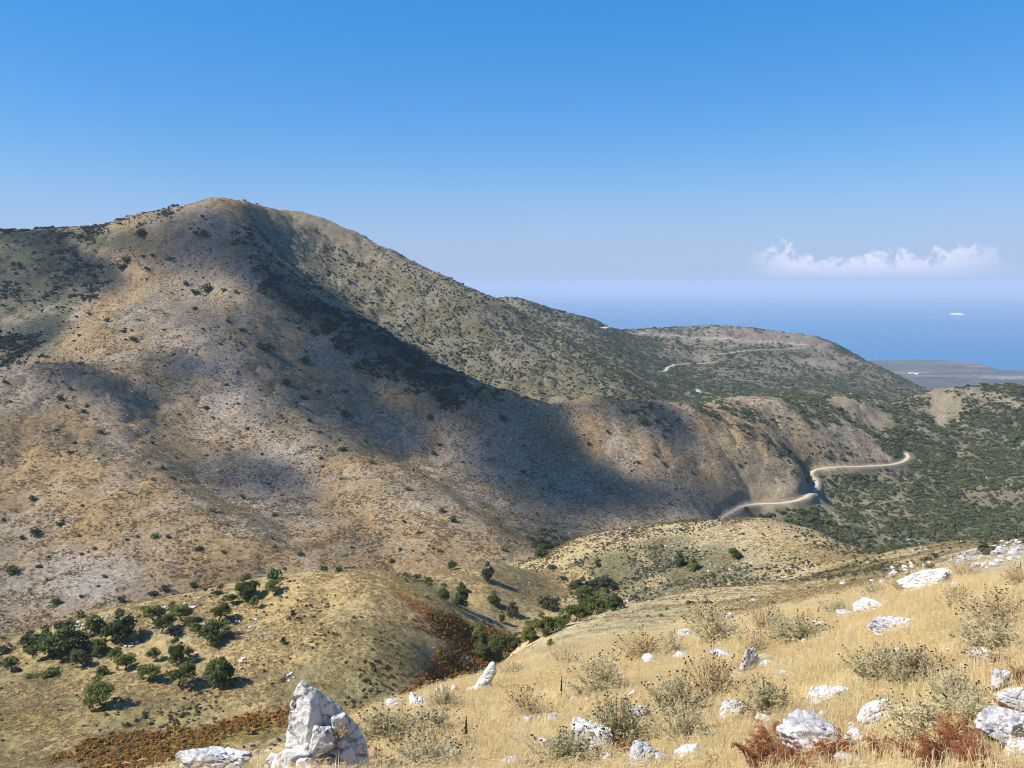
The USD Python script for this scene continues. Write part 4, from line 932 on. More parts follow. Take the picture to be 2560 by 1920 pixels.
# dry grass tussocks over every open slope
def tuft(seed, n, h, spread, width, lean=.35):
    rng = np.random.default_rng(seed)
    an = rng.uniform(0, 2 * np.pi, n); rr = spread * np.sqrt(rng.uniform(0, 1, n))
    b = np.stack([rr * np.cos(an), rr * np.sin(an), np.full(n, -.03)], -1)
    out = np.stack([np.cos(an), np.sin(an), 0 * an], -1) * rng.uniform(.05, lean, (n, 1)) + np.array([.12, -.05, 0]) + rng.normal(scale=.10, size=(n, 3)) * [1, 1, 0]
    hh = h * rng.uniform(.55, 1.15, n)[:, None]
    side = np.stack([-np.sin(an), np.cos(an), 0 * an], -1); th = rng.uniform(0, 2 * np.pi, n); side = np.stack([np.cos(th), np.sin(th), 0 * th], -1)
    w = (width * rng.uniform(.7, 1.3, n))[:, None]
    m1 = b + out * hh * .45 + [0, 0, 1] * hh * .55; tip = b + out * hh * 1.15 + [0, 0, 1] * hh
    v = np.stack([b - side * w * .5, b + side * w * .5, m1 + side * w * .4, m1 - side * w * .4, tip], 1).reshape(-1, 3)
    k = np.arange(n)[:, None] * 5
    f = np.concatenate([k + [0, 1, 2], k + [0, 2, 3], k + [3, 2, 4]])
    return v, f
def heads(seed, n, h, spread):
    """grass stalks that end in a seed head"""
    rng = np.random.default_rng(seed); parts_ = []
    for k in range(n):
        an = rng.uniform(0, 6.28); r0 = spread * math.sqrt(rng.uniform())
        b = np.array([r0 * math.cos(an), r0 * math.sin(an), 0]); d = np.array([rng.normal(scale=.16) + .1, rng.normal(scale=.16), 1.0]); L = h * rng.uniform(.8, 1.2)
        parts_.append(tube([b, b + d * L * .6, b + d * L + [.03, 0, -.01]], [.0022, .0018, .0012], 3))
        parts_.append(tube([b + d * L * .93, b + d * L * 1.0 + [.03, 0, 0], b + d * L * 1.1 + [.06, 0, -.02]], [.0015, .004, .001], 4))
    return join(parts_)
wT = (.2 + 1.5 * smoothstep(.40, .60, N1(11, 85, 3))) * (isBM * .9 + isGH * 1.5 + isKN * 1.1 + low * .6 + (ZONE == BR) * .25 + (ZONE == RH) * .10) * okm
nearer = RG < 330
pT, iT = scatter(wT * ~nearer, 66000, 104, power=1.0)
pN, iN = scatter(wT * nearer, 60000, 114, power=1.0)
sT = np.exp(srng.normal(math.log(1.0), .3, len(pT))) * np.clip((np.linalg.norm(pT, axis=1) / 260) ** .45, .5, 1.35) * .9
stuff('dry_tussocks', [(tuft(200 + k, 16, .42, .42, .17, .9), M_tussock) for k in range(4)], pT, srng.uniform(0, 6.28, len(pT)), sT, 'dry tawny grass tussocks covering the open slopes', 'grass')
sN = np.exp(srng.normal(math.log(.62), .3, len(pN))) * np.clip((np.linalg.norm(pN, axis=1) / 260) ** .4, .5, 1.2)
stuff('pale_tussocks', [(tuft(220 + k, 18, .26, .46, .15, 1.1), M_pale) for k in range(4)], pN, srng.uniform(0, 6.28, len(pN)), sN, 'pale straw grass tussocks on the nearer grassy hills', 'grass')
# rust coloured bracken beds in the gullies
RB = np.zeros(GX.shape)
for b_ in ((300, 1622, 160, 34, -7), (560, 1560, 120, 24, -10), (960, 1470, 90, 34, -25), (1010, 1420, 60, 40, -20), (1040, 1375, 110, 20, 10), (985, 1360, 60, 24, 30)):
    RB = np.maximum(RB, blob(*b_))
pR, iR = scatter(RB ** 1.6 * (.4 + 1.2 * smoothstep(.4, .6, N1(6, 88, 3))) * (isGH | isKN) * okm, 5000, 105)
sR = np.exp(srng.normal(math.log(.9), .25, len(pR)))
stuff('bracken_bed', [(bush_shape(80 + k, 26, .17, .7, 4), (M_bed, M_bed, M_fern, M_bed)[k]) for k in range(4)], pR, srng.uniform(0, 6.28, len(pR)), sR, 'rust and yellow autumn bracken filling the gully', 'bracken')
# loose white limestone
def pebble(seed):
    v, f = rock_shape(seed, 1, 7, .08)
    return v, f
pL, iL = scatter((STONE ** 2.2) * (isBM + isKN * 1.6 + (ZONE == BR) + (ZONE == RH) * .8 + isGH * .5 + (ZONE == HH) * .4) * okm, 15000, 106, power=.5)
sL = np.exp(srng.normal(math.log(.58), .3, len(pL))) * np.clip((np.linalg.norm(pL, axis=1) / 500) ** .5, .5, 1.5)
stuff('limestone_rubble', [(pebble(300 + k), M_rubble) for k in range(5)], pL, srng.uniform(0, 6.28, len(pL)), np.stack([sL, sL, sL * .6], -1), 'loose white limestone scattered over the slopes', 'stones')
# ------------------------------------------------------------------ the near slope: rocks
rr_ = np.random.default_rng(909)
def near_rock(u, v, w, h, label, seed, tilt=(0, 0), rot=None, grey=False, deep=.8, tall=.8, sub=4, rough=.07, planes=11, sink=.25, name='limestone_rock', group='white rocks on the near slope'):
    p, wm, hm, eps = place(u, v - h * .22, w, h, 2.0)
    rock_thing(p, wm, wm * deep, hm * tall, rr_.uniform(-25, 25) if rot is None else rot, seed, label, name, group, M_rockgrey if grey else M_rock, tilt, sub, sink, rough, planes)
ROCKS = [
 (462, 1694, 160, 62, 'long low white slab cut off by the bottom edge, left of the pinnacle', 11, dict(tall=.9, deep=.5, rot=4, sub=5)),
 (1266, 1640, 108, 80, 'large speckled white boulder sloping to the right, between two sage shrubs', 12, dict(tilt=(0, 24), rot=-8, sub=5)),
 (1310, 1668, 38, 40, 'small white block under the large sloping boulder', 13, dict(sub=4)),
 (1395, 1676, 86, 56, 'squat white boulder with a dark right edge at the bottom edge', 14, dict(sub=5)),
 (1386, 1574, 60, 50, 'white boulder right of the shrub with dark seed heads', 15, dict(tilt=(0, -18), sub=5)),
 (1237, 1522, 25, 14, 'small flat pale rock beside the dried mullein', 16, {}), (1266, 1521, 16, 13, 'small pale rock right of the flat one by the mullein', 17, {}),
 (1303, 1496, 26, 12, 'thin white ledge below the big round sage shrub, upper end', 18, {}), (1284, 1505, 16, 8, 'lower end piece of the thin white ledge', 19, {}),
 (1364, 1516, 18, 19, 'little white lumps in the grass above the seed head shrub', 20, dict(tall=1)),
 (1139, 1573, 22, 26, 'pinkish rock half hidden in the grass', 21, dict(grey=True)), (1198, 1562, 32, 18, 'low pinkish rock sunk in grass right of another', 22, dict(grey=True)),
 (1171, 1616, 34, 19, 'pale rock behind the lowest sage shrub', 23, {}), (1410, 1435, 45, 19, 'white rock below the brown bush, flat topped', 24, dict(sub=5)),
 (1469, 1425, 33, 14, 'rounded white rock right of the flat topped one', 25, {}), (1330, 1442, 14, 12, 'small white stone at the right edge of the round sage shrub', 26, {}), (1345, 1469, 10, 10, 'tiny white stone in bare grass right of the round sage shrub', 27, {}),
 (1287, 1418, 15, 8, 'faint white stone high on the grass', 28, {}), (1562, 1428, 54, 22, 'long speckled rock behind the tall seed head bush', 29, dict(sub=5)),
 (1604, 1473, 40, 54, 'tall grey rock leaning right beside the brown bush', 30, dict(tilt=(0, 20), grey=True, tall=1.1, deep=.7, sub=5)), (1655, 1445, 50, 20, 'row of low white rocks right of the leaning grey rock', 31, {}),
 (1653, 1427, 30, 10, 'flat ledge just under the brown bush', 32, {}), (1690, 1470, 30, 20, 'white rock with a knob, front piece', 33, {}), (1691, 1450, 16, 17, 'small white knob standing behind its front piece', 34, dict(tall=1.1)),
 (1731, 1426, 24, 9, 'thin pale stone in the middle of the straw', 35, {}), (1705, 1426, 11, 8, 'tiny pale stone left of the thin one', 36, {}),
 (1575, 1568, 58, 52, 'speckled boulder with a pale top, sloping to the right', 37, dict(tilt=(0, 22), sub=5)), (1646, 1566, 56, 22, 'low wide rock right of the sloping speckled boulder', 38, dict(sub=5)),
 (1724, 1574, 27, 16, 'rounded rock just above the biggest boulder', 39, {}), (1742, 1650, 128, 88, 'biggest white boulder, half wrapped in rust bracken', 40, dict(sub=5, deep=.7)),
 (1790, 1531, 94, 44, 'wide white rock with two humps in mid grass', 41, dict(sub=5, deep=.55)), (1779, 1547, 26, 11, 'pale stone below the two humped rock', 42, {}), (1498, 1652, 88, 32, 'pale notched rock at the bottom edge', 43, dict(sub=5)),
 (1897, 1574, 98, 58, 'smooth dotted boulder rising to the right above the sage patch', 44, dict(tilt=(0, -18), sub=5)), (2122, 1436, 64, 32, 'white rock with a black crack at the right', 45, dict(sub=5)),
 (2158, 1498, 39, 42, 'dotted upright rock left of the wide right edge outcrop', 46, dict(tall=1, grey=True)), (2202, 1542, 82, 56, 'pale outcrop running off the right edge', 47, dict(sub=5, grey=True)),
 (2168, 1614, 138, 76, 'big rounded grey boulder near the lower right corner', 48, dict(sub=5, grey=True, rough=.09)), (2218, 1652, 80, 52, 'white boulder in the lower right corner', 49, dict(sub=5)),
 (2044, 1457, 38, 18, 'pale rock inside the long sage patch', 50, {}), (1943, 1414, 25, 13, 'small white rock at the top of the long sage patch', 51, {}), (2082, 1446, 28, 13, 'pale low rock left of the cracked rock', 52, {}), (2050, 1412, 28, 11, 'faint dotted rock above the sage patch', 53, {}),
 (1838, 1614, 58, 33, 'white block just right of the biggest boulder', 54, dict(sub=5)), (1842, 1580, 28, 18, 'dark little rock on top of the bracken', 55, dict(grey=True)), (1838, 1662, 74, 30, 'speckled rock under the bracken at the bottom edge', 56, dict(grey=True)),
 (1878, 1337, 68, 46, 'white rock with a steep right face, upper right slope', 57, dict(sub=5)), (1827, 1342, 41, 21, 'low white rock joined to the left of the steep faced one', 58, {}),
 (1925, 1381, 108, 46, 'long ragged pitted rock in the upper right grass', 59, dict(sub=5, rough=.12, deep=.5)), (1842, 1372, 42, 12, 'thin tail of stone left of the ragged rock', 60, {}),
 (1773, 1364, 33, 23, 'white rock behind the grey sage dome', 61, {}), (1721, 1395, 24, 15, 'round white stone below the grey sage dome', 62, {}), (1737, 1393, 11, 13, 'slim white stone beside the round one', 63, {}), (1783, 1375, 19, 11, 'pale stone between the sage dome and the ragged rock', 64, {}),
 (1796, 1313, 19, 11, 'small grey stone above the grey green shrub', 65, {}), (1913, 1311, 23, 13, 'pale low rock right of the steep faced white rock', 66, {}), (1821, 1267, 14, 10, 'lone stone on the open grass above', 67, {}), (1969, 1257, 9, 6, 'tiny stone left of the long white whale back rock', 68, {}),
 (2000, 1281, 110, 48, 'long white whale back rock high on the right slope', 69, dict(sub=5, tilt=(0, -12), deep=.5)), (2044, 1252, 29, 21, 'pitted rock behind the whale back', 70, {}), (2067, 1272, 29, 13, 'pale rock on top of the round brown shrub', 71, {}),
 (1485, 1382, 41, 22, 'bright white rock with two rounded tops above the sage', 72, dict(sub=5)), (1576, 1340, 22, 15, 'bright white rock at the right of the brown topped bush', 73, {}), (1626, 1300, 10, 7, 'tiny white stone alone on the far part of the slope', 74, {}),
 (854, 1538, 43, 23, 'leftmost white rock on the slope edge', 75, dict(sub=5, tall=1)), (902, 1535, 48, 26, 'ragged white rock on the slope edge, right of the leftmost', 76, dict(sub=5, tall=1, rough=.11)),
 (946, 1516, 10, 22, 'thin tooth of rock on the slope edge', 77, dict(tall=1.1)), (956, 1512, 12, 26, 'taller tooth of rock on the slope edge', 78, dict(tall=1.1)), (983, 1504, 20, 18, 'stubby rock on the slope edge before the leaning one', 79, dict(tall=1.1)),
 (980, 1664, 31, 36, 'grey white rock poking out of the bottom sage', 80, dict(tall=1)), (1021, 1633, 32, 14, 'flat pinkish rock under the dried mullein', 81, dict(grey=True)), (1111, 1608, 21, 11, 'small pinkish rock alone in the straw', 82, dict(grey=True)), (1098, 1664, 54, 21, 'low pale rock cut by the bottom edge', 83, {}), (1085, 1487, 8, 6, 'tiny white stone right of the leaning rock', 84, {}),
]
for (u, v, w, h, lab, sd, kw) in ROCKS:
    near_rock(u, v, w, h, lab, sd, **kw)
# the leaning slab on the edge of the slope
from manifold3d import Manifold, Mesh as MMesh
def carve(balls_list, edge, amp, seed, scale=3.0):
    """blocks, each the hull of a few balls, joined and weathered"""
    M = None
    for balls in balls_list:
        pts = np.concatenate([trimesh.creation.icosphere(1, r).vertices + [x, y, z] for x, y, z, r in balls])
        hl = Manifold.hull_points(pts.astype(np.float32))
        M = hl if M is None else M + hl
    M = M.refine_to_length(edge)
    mm = M.to_mesh(); v, f = np.array(mm.vert_properties[:, :3], float), np.array(mm.tri_verts)
    t = trimesh.Trimesh(v, f, process=True)
    trimesh.smoothing.filter_taubin(t, iterations=2)
    n = np.array(t.vertex_normals); v = np.array(t.vertices)
    q_ = v * scale
    # broad chipped facets, bedding cracks, then fine pitting
    v = v + n * ((meshkit.fbm(q_ * .8 + seed, 3, seed + 1) - .5) * amp * 1.2)[:, None]
    for sc_, st_, dp_ in (([.4, .4, 1.0], 2, .9),):
        rg = 1 - np.abs(2 * meshkit.fbm(q_ * sc_ + 5 + seed, 2, seed + 3 + st_) - 1)
        v = v - n * (smoothstep(.95, .995, rg) * amp * 1.2 * dp_)[:, None]
    v = v + n * ((meshkit.fbm(q_ * 5 + seed, 4, seed + 7) - .5) * amp * 1.1)[:, None]
    return v, np.array(t.faces)
p, wm, hm, _ = place(1040, 1492, 58, 58, 2.0)
k_ = wm / 58.0
v, f = carve([[(-26 * k_, 0, 0, 7 * k_), (-6 * k_, 0, 6 * k_, 9 * k_), (0, 3 * k_, -4 * k_, 8 * k_)], [(-10 * k_, 0, 4 * k_, 8 * k_), (6 * k_, 2 * k_, 26 * k_, 9 * k_), (16 * k_, 0, 10 * k_, 8 * k_)], [(4 * k_, 2 * k_, 26 * k_, 8 * k_), (24 * k_, 2 * k_, 58 * k_, 7 * k_), (28 * k_, 0, 44 * k_, 6 * k_), (14 * k_, 0, 24 * k_, 8 * k_)]], 2.2 * k_, 2.0 * k_, 31, 6.0)
m = usdkit.mesh(stage, numbered('limestone_rock'), (v + p + [0, 0, EYE], f), M_rock, smooth=32)
tag(m, 'tall white rock leaning right on the slope edge, hollow near its top', 'rock', 'white rocks on the near slope')
# the standing pinnacle at the bottom
p, wm, hm, _ = place(684, 1678, 200, 180, 2.0)
k_ = wm / 1.70
pinn = UsdGeom.Xform.Define(stage, numbered('rock_pinnacle'))
pinn.AddTranslateOp().Set(Gf.Vec3d(float(p[0]), float(p[1]), float(p[2] + EYE)))
tag(pinn, 'tall pointed white limestone pinnacle with a shaded right side, at the bottom left', 'rock')
body = [[(-.23, .10, 1.80, .03), (-.30, .04, 1.70, .03), (-.40, .0, 1.40, .04), (-.46, .0, .80, .06), (-.05, -.06, 1.45, .04), (.00, .12, 1.62, .03), (.08, .02, .95, .06), (-.2, .40, 1.0, .08), (-.12, -.16, .75, .06), (-.44, -.1, .55, .05)],
        [(-.02, .16, 1.63, .03), (.22, .22, 1.38, .03), (.44, .26, 1.10, .04), (.66, .30, .80, .05), (.84, .26, .45, .05), (.88, .2, -.1, .06), (.3, .5, .9, .1), (.05, .1, .7, .05), (.3, .05, .3, .1)],
        [(.06, -.16, 1.06, .03), (.20, -.18, 1.00, .04), (.30, -.10, 1.02, .03), (.34, -.16, .74, .05), (-.02, -.26, .62, .06), (.06, .05, .9, .05), (.1, 0, .4, .1)],
        [(-.64, -.1, .46, .05), (-.82, -.2, .06, .06), (-.46, -.26, .66, .05), (-.05, -.30, .62, .06), (.0, -.34, .40, .06), (-.3, -.42, .0, .08), (-.7, -.2, -.3, .1), (.05, -.1, .3, .1)],
        [(.06, -.62, .50, .03), (.32, -.58, .52, .03), (-.34, -.66, -.05, .06), (.36, -.62, -.1, .06), (-.08, -.68, .25, .05), (.1, -.35, .3, .1), (.3, -.3, .35, .06)],
        [(.50, .0, .70, .04), (.62, .0, .55, .05), (.74, -.02, .0, .08), (.45, -.16, .10, .08), (.40, .1, .6, .08)], [(.36, -.04, 1.16, .03), (.52, .02, 1.18, .04), (.54, .06, .98, .05), (.36, .0, .9, .05)],
        [(-.46, -.02, .62, .08), (-.10, -.2, .72, .08), (-.74, -.25, -.1, .12), (.1, -.3, -.1, .16), (-.15, .25, .6, .08), (-.55, .15, .0, .12)],
        [(-.84, .1, .36, .04), (-.98, .1, .06, .05), (-.7, .2, .1, .1), (-.72, .05, .34, .04)]]
v, f = carve([[(x * k_, y * k_, z * k_, r * k_) for x, y, z, r in b] for b in body], .03 * k_, .055 * k_, 17, 3.0)
part('rock_body', (v, f), M_hero, pinn, smooth=40)
rng = np.random.default_rng(4)
mc = rng.normal(size=(160, 3)) * [.05, .04, .06] * k_ + np.array([.50, -.06, .93]) * k_
part('moss_tuft', leaves(mc, .02 * k_, rng), M_drysage, pinn, label='dry mossy tuft growing in the rock')
# the rubble outcrops on the upper right
n_r = 0
for (u0, v0, ru, rv, n_, s0, lab) in ((1955, 1226, 40, 14, 16, 13, 'grey broken stone in the outcrop left of the whale back rock'), (1905, 1255, 22, 8, 8, 11, 'grey broken stone below the left outcrop'), (2155, 1214, 52, 14, 18, 15, 'grey broken stone in the outcrop near the right edge'), (2180, 1178, 40, 10, 16, 9, 'pale stone on the skyline of the right slope'),
                                 (2045, 1214, 40, 8, 8, 9, 'small stone between the two grey outcrops')):
    for k in range(n_):
        u, v = u0 + rr_.uniform(-1, 1) * ru, v0 + rr_.uniform(-1, 1) * rv - .0
        if u0 > 1900: v -= (u - u0) * .28
        if spot(u, v, 8) is None or np.linalg.norm(spot(u, v, 8)) > 130: continue
        near_rock(u, v, s0 * rr_.uniform(.6, 1.5), s0 * rr_.uniform(.5, .9), lab, 400 + n_r, grey=True, sub=3, group=lab.replace('stone', 'stones')); n_r += 1
for (u0, v0, ru, rv, n_, s0, lab) in ((370, 1316, 60, 9, 18, 9, 'white stone in the line along the crest of the grove hill'), (200, 1350, 36, 10, 12, 10, 'white stone in the line running down left of the grove'), (525, 1350, 30, 10, 6, 6, 'pale stone right of the upper row of trees'), (518, 1428, 12, 5, 4, 9, 'white stone in the patch among the grass right of the grove'), (610, 1465, 26, 10, 8, 6, 'white stone above the touching pair of trees, right'), (285, 1395, 16, 4, 4, 8, 'white stone below the second biggest dark tree')):
    for k in range(n_):
        u, v = u0 + rr_.uniform(-1, 1) * ru, v0 + rr_.uniform(-1, 1) * rv
        v -= (u - u0) * (.22 if u0 < 400 else .1)
        near_rock(u, v, s0 * rr_.uniform(.5, 1.4), s0 * rr_.uniform(.4, .7), lab, 500 + n_r, sub=2, group=lab.replace('stone', 'stones', 1)); n_r += 1

# ------------------------------------------------------------------ the near slope: shrubs, bracken, dead stalks
def sage_shape(seed, nst=66, nleaf=3400, nhead=34, dry=False):
    """a dome of thin stems one unit wide with narrow leaves along them and dark dry seed heads on top"""
    rng = np.random.default_rng(seed)
    stems, lv, ld, hd = [], [], [], []
    for k in range(nst):
        an = rng.uniform(0, 2 * np.pi); tilt = rng.uniform(.05, 1.35)
        L = rng.uniform(.40, .62) * (1.1 - .12 * tilt)
        d0 = np.array([math.cos(an) * math.sin(tilt), math.sin(an) * math.sin(tilt), math.cos(tilt)])
        t = np.linspace(0, 1, 5)[:, None]
        b = np.array([rng.normal(scale=.05), rng.normal(scale=.05), -.02])
        pts = b + d0 * L * t + np.array([0, 0, .10]) * t ** 2 + rng.normal(scale=.012, size=(5, 3)) * t
        stems.append(tube(pts, np.linspace(.006, .003, 5), 3))
        m_ = nleaf // nst
        s = rng.uniform(.2, 1.05, m_) ** .8
        c = np.stack([np.interp(s, t[:, 0], pts[:, i]) for i in range(3)], -1) + rng.normal(scale=.03, size=(m_, 3))
        lv.append(c); ld.append(np.tile(d0, (m_, 1)))
        for _ in range(1 if rng.uniform() < nhead / nst else 0):
            e = pts[-1] + d0 * rng.uniform(.02, .10) + [0, 0, rng.uniform(0, .06)]
            stems.append(tube([pts[-1], e], [.003, .002], 3))
            ic = trimesh.creation.icosphere(1, rng.uniform(.011, .017)); hd.append((np.array(ic.vertices) * [1, 1, .8] + e, np.array(ic.faces)))
            if rng.uniform() < .5:
                e2 = e - d0 * .05; ic = trimesh.creation.icosphere(1, .012); hd.append((np.array(ic.vertices) + e2, np.array(ic.faces)))
    return join(stems), leaves(np.concatenate(lv), .027, rng, np.concatenate(ld) * .3, .36), join(hd)
SAGE = {}
for k in range(4):
    st_, lf_, hd_ = sage_shape(700 + k)
    SAGE[(k, 'sage')] = klass(f'sage_kind_{k}', [('stems', st_, M_stem), ('leaves', lf_, M_sage), ('seed_heads', hd_, M_head)])
    st_, lf_, hd_ = sage_shape(720 + k, 70, 1500, 44)
    SAGE[(k, 'dry')] = klass(f'dry_sage_kind_{k}', [('stems', st_, M_stem), ('leaves', lf_, M_drysage), ('seed_heads', hd_, M_head)])
for k_ in SAGE.values():
    for nm_ in ('seed_heads', 'leaves', 'stems'):
        tag(stage.GetPrimAtPath(str(k_.GetPath()) + '/' + nm_), kind='stuff')
def sage(u, v, w, h, tone, label, n=1):
    p, wm, hm, eps = place(u, v, w, h, 2.0)
    copy_of(SAGE[(int(rr_.integers(4)), tone)], 'sage_shrub', p, rr_.uniform(0, 360), (wm * 1.55, wm * 1.35, max(hm * 1.35, wm * .8)), label, 'shrub', 'sage shrubs on the near slope')
for a in ((1546, 1390, 90, 74, 'sage', 'broad sage shrub right of the two topped white rock'), (1530, 1348, 80, 46, 'dry', 'brown topped shrub behind the broad sage one'), (1384, 1427, 94, 58, 'dry', 'wide brown shrub above the flat topped rock'), (1458, 1416, 54, 40, 'sage', 'small sage shrub under the two topped white rock'),
          (1536, 1510, 96, 98, 'dry', 'tall bush full of dark heads left of the leaning grey rock'), (1655, 1368, 62, 64, 'dry', 'upper brown rounded bush in mid slope'), (1637, 1418, 60, 54, 'dry', 'lower dark brown bush just above the leaning grey rock'), (1729, 1386, 112, 56, 'sage', 'wide grey sage dome between rocks'),
          (1812, 1334, 52, 38, 'sage', 'sage shrub left of the steep faced white rock'), (1290, 1494, 94, 72, 'sage', 'big round sage shrub alone in the straw'), (1330, 1612, 112, 96, 'sage', 'shrub crowded with dark seed heads in front of a white boulder'), (1225, 1668, 140, 70, 'sage', 'lowest sage shrub before the large speckled boulder'),
          (1470, 1560, 100, 100, 'sage', 'tall leafy shrub right of the white boulder, upper half'), (1480, 1608, 96, 76, 'sage', 'dark based shrub at the foot of the tall leafy one'), (1660, 1544, 104, 70, 'sage', 'open twiggy sage shrub in the middle of the straw'), (1130, 1542, 88, 50, 'dry', 'thin brown sage left of the dried mullein'),
          (835, 1602, 120, 62, 'sage', 'sage mound left, right of the pinnacle'), (925, 1588, 92, 54, 'sage', 'sage mound below the ragged edge rocks'), (960, 1532, 58, 34, 'sage', 'small sage between the rock teeth'), (940, 1642, 134, 70, 'dry', 'brown seed headed shrub below the sage mounds'), (915, 1676, 130, 54, 'sage', 'green sage at the bottom edge'),
          (1900, 1480, 100, 80, 'sage', 'left part of the long sage patch'), (1965, 1488, 110, 84, 'sage', 'right part of the long sage patch'), (2060, 1535, 110, 90, 'sage', 'sage shrub behind the rust bracken, dark leaved'), (1985, 1600, 120, 84, 'sage', 'greenest sage right of the dotted boulder'), (2105, 1560, 80, 64, 'sage', 'shrub left of the big rounded grey boulder'), (2020, 1470, 90, 60, 'dry', 'pale dry shrub at the top of the sage patch'),
          (2072, 1318, 54, 50, 'dry', 'round brown shrub under a pale rock'), (2150, 1340, 102, 66, 'dry', 'wide brown shrub at the upper right edge'), (2085, 1247, 58, 36, 'dry', 'shrub right of the pitted rock high up'), (2198, 1272, 48, 54, 'dry', 'shrub at the right edge high on the slope'), (2150, 1372, 110, 48, 'dry', 'low wide dry shrub at right above the grey sage'), (2145, 1418, 130, 78, 'sage', 'grey sage above the cracked white rock'),
          (1222, 1443, 56, 36, 'dry', 'grey brown shrub where the straw ends'), (1110, 1457, 44, 22, 'sage', 'low shrub right of the leaning rock'), (1955, 1275, 60, 30, 'dry', 'dry scrub left of the whale back rock'), (1890, 1290, 50, 24, 'sage', 'small sage behind the steep faced white rock'), (1700, 1640, 60, 50, 'dry', 'dry tangle left of the biggest boulder')):
    sage(*a)

def frond_clump(seed, n=46, tone=0):
    """bracken one unit wide: arching fronds with paired leaflets"""
    rng = np.random.default_rng(seed); st, vv, ff, c0 = [], [], [], 0
    for k in range(n):
        an = rng.uniform(0, 6.28); L = rng.uniform(.45, .75); up = rng.uniform(.35, .95)
        t = np.linspace(0, 1, 7)
        dx = np.array([math.cos(an), math.sin(an), 0])
        b = np.array([rng.normal(scale=.12), rng.normal(scale=.12), 0])
        pts = b + dx * (L * .75 * t[:, None]) + np.array([0, 0, 1]) * (up * L * 1.6 * (t - .62 * t ** 2))[:, None]
        st.append(tube(pts, np.linspace(.005, .002, 7), 3))
        sd = np.array([-dx[1], dx[0], 0])
        for s in np.linspace(.18, .98, 17):
            c = np.array([np.interp(s, t, pts[:, i]) for i in range(3)])
            ln = .14 * (1.05 - s) * L / .6 + .02
            for sg in (-1, 1):
                tip = c + sd * sg * ln + dx * ln * .35 + [0, 0, rng.normal(scale=.02) - .25 * ln]
                w = dx * .011
                mid_ = (c + tip) / 2 + [0, 0, .01]
                vv.append([c - w * .6, c + w * .6, mid_ + w, tip, mid_ - w]); ff.append(np.array([[0, 1, 2], [0, 2, 4], [4, 2, 3]]) + c0); c0 += 5
    return join(st), (np.array(vv).reshape(-1, 3), np.concatenate(ff))
FERN = {}
for k in range(3):
    s_, l_ = frond_clump(800 + k)
    FERN[(k, 'rust')] = klass(f'bracken_kind_{k}', [('stalks', s_, M_stem), ('fronds', l_, M_bracken)])
    FERN[(k, 'green')] = klass(f'fern_kind_{k}', [('stalks', s_, M_stem), ('fronds', l_, M_fern)])
def fern(u, v, w, h, tone, label):
    p, wm, hm, eps = place(u, v, w, h, 2.0)
    n = max(1, int(round(wm / .75)))
    copy_of(FERN[(int(rr_.integers(3)), tone)], 'bracken_clump', p, rr_.uniform(0, 360), (wm * 1.4, wm * 1.2, max(hm * 2.1, wm * 1.0)), label, 'fern', 'bracken on the near slope')
for a in ((1650, 1668, 90, 60, 'rust', 'rust bracken left of the biggest boulder, at the bottom'), (1668, 1630, 66, 56, 'rust', 'upright rust bracken against the left of the biggest boulder'), (1800, 1652, 66, 66, 'rust', 'rust bracken covering the right of the biggest boulder'), (1722, 1662, 60, 40, 'rust', 'rust bracken below the biggest boulder'), (1770, 1672, 60, 40, 'rust', 'rust bracken at the bottom edge under the biggest boulder'),
          (2065, 1612, 76, 60, 'rust', 'tall rust bracken left of the grey boulder'), (2050, 1662, 96, 56, 'rust', 'wide rust bracken at the bottom edge right'), (2120, 1668, 76, 48, 'rust', 'rust bracken under the grey boulder'), (1958, 1634, 42, 32, 'rust', 'small rust bracken tuft below the green sage'), (1893, 1640, 46, 50, 'rust', 'rust bracken below the dotted boulder'), (2165, 1440, 48, 28, 'rust', 'rust bracken right of the cracked rock'),
          (2096, 1524, 26, 22, 'rust', 'tiny rust bracken inside the sage'), (2186, 1538, 48, 22, 'rust', 'rust bracken between the two right hand outcrops'), (2202, 1474, 42, 32, 'rust', 'rust bracken at the right edge, upper'), (1354, 1632, 46, 22, 'rust', 'low rust bracken tuft between two white boulders'), (798, 1668, 54, 30, 'rust', 'rust tuft right of the pinnacle foot'), (1540, 1660, 36, 22, 'rust', 'rust tuft right of the notched rock'),
          (2010, 1655, 70, 50, 'rust', 'rust bracken at the bottom edge, left of the wide one'), (2085, 1640, 70, 60, 'rust', 'rust bracken touching the lower left of the grey boulder'), (1690, 1655, 60, 54, 'rust', 'rust bracken in the bottom corner of the biggest boulder'), (1830, 1630, 44, 40, 'rust', 'rust bracken below the white block'), (2128, 1662, 32, 24, 'green', 'yellow green fern at the lower right'), (2150, 1600, 24, 18, 'green', 'yellow green fern in front of the grey boulder')):
    fern(*a)
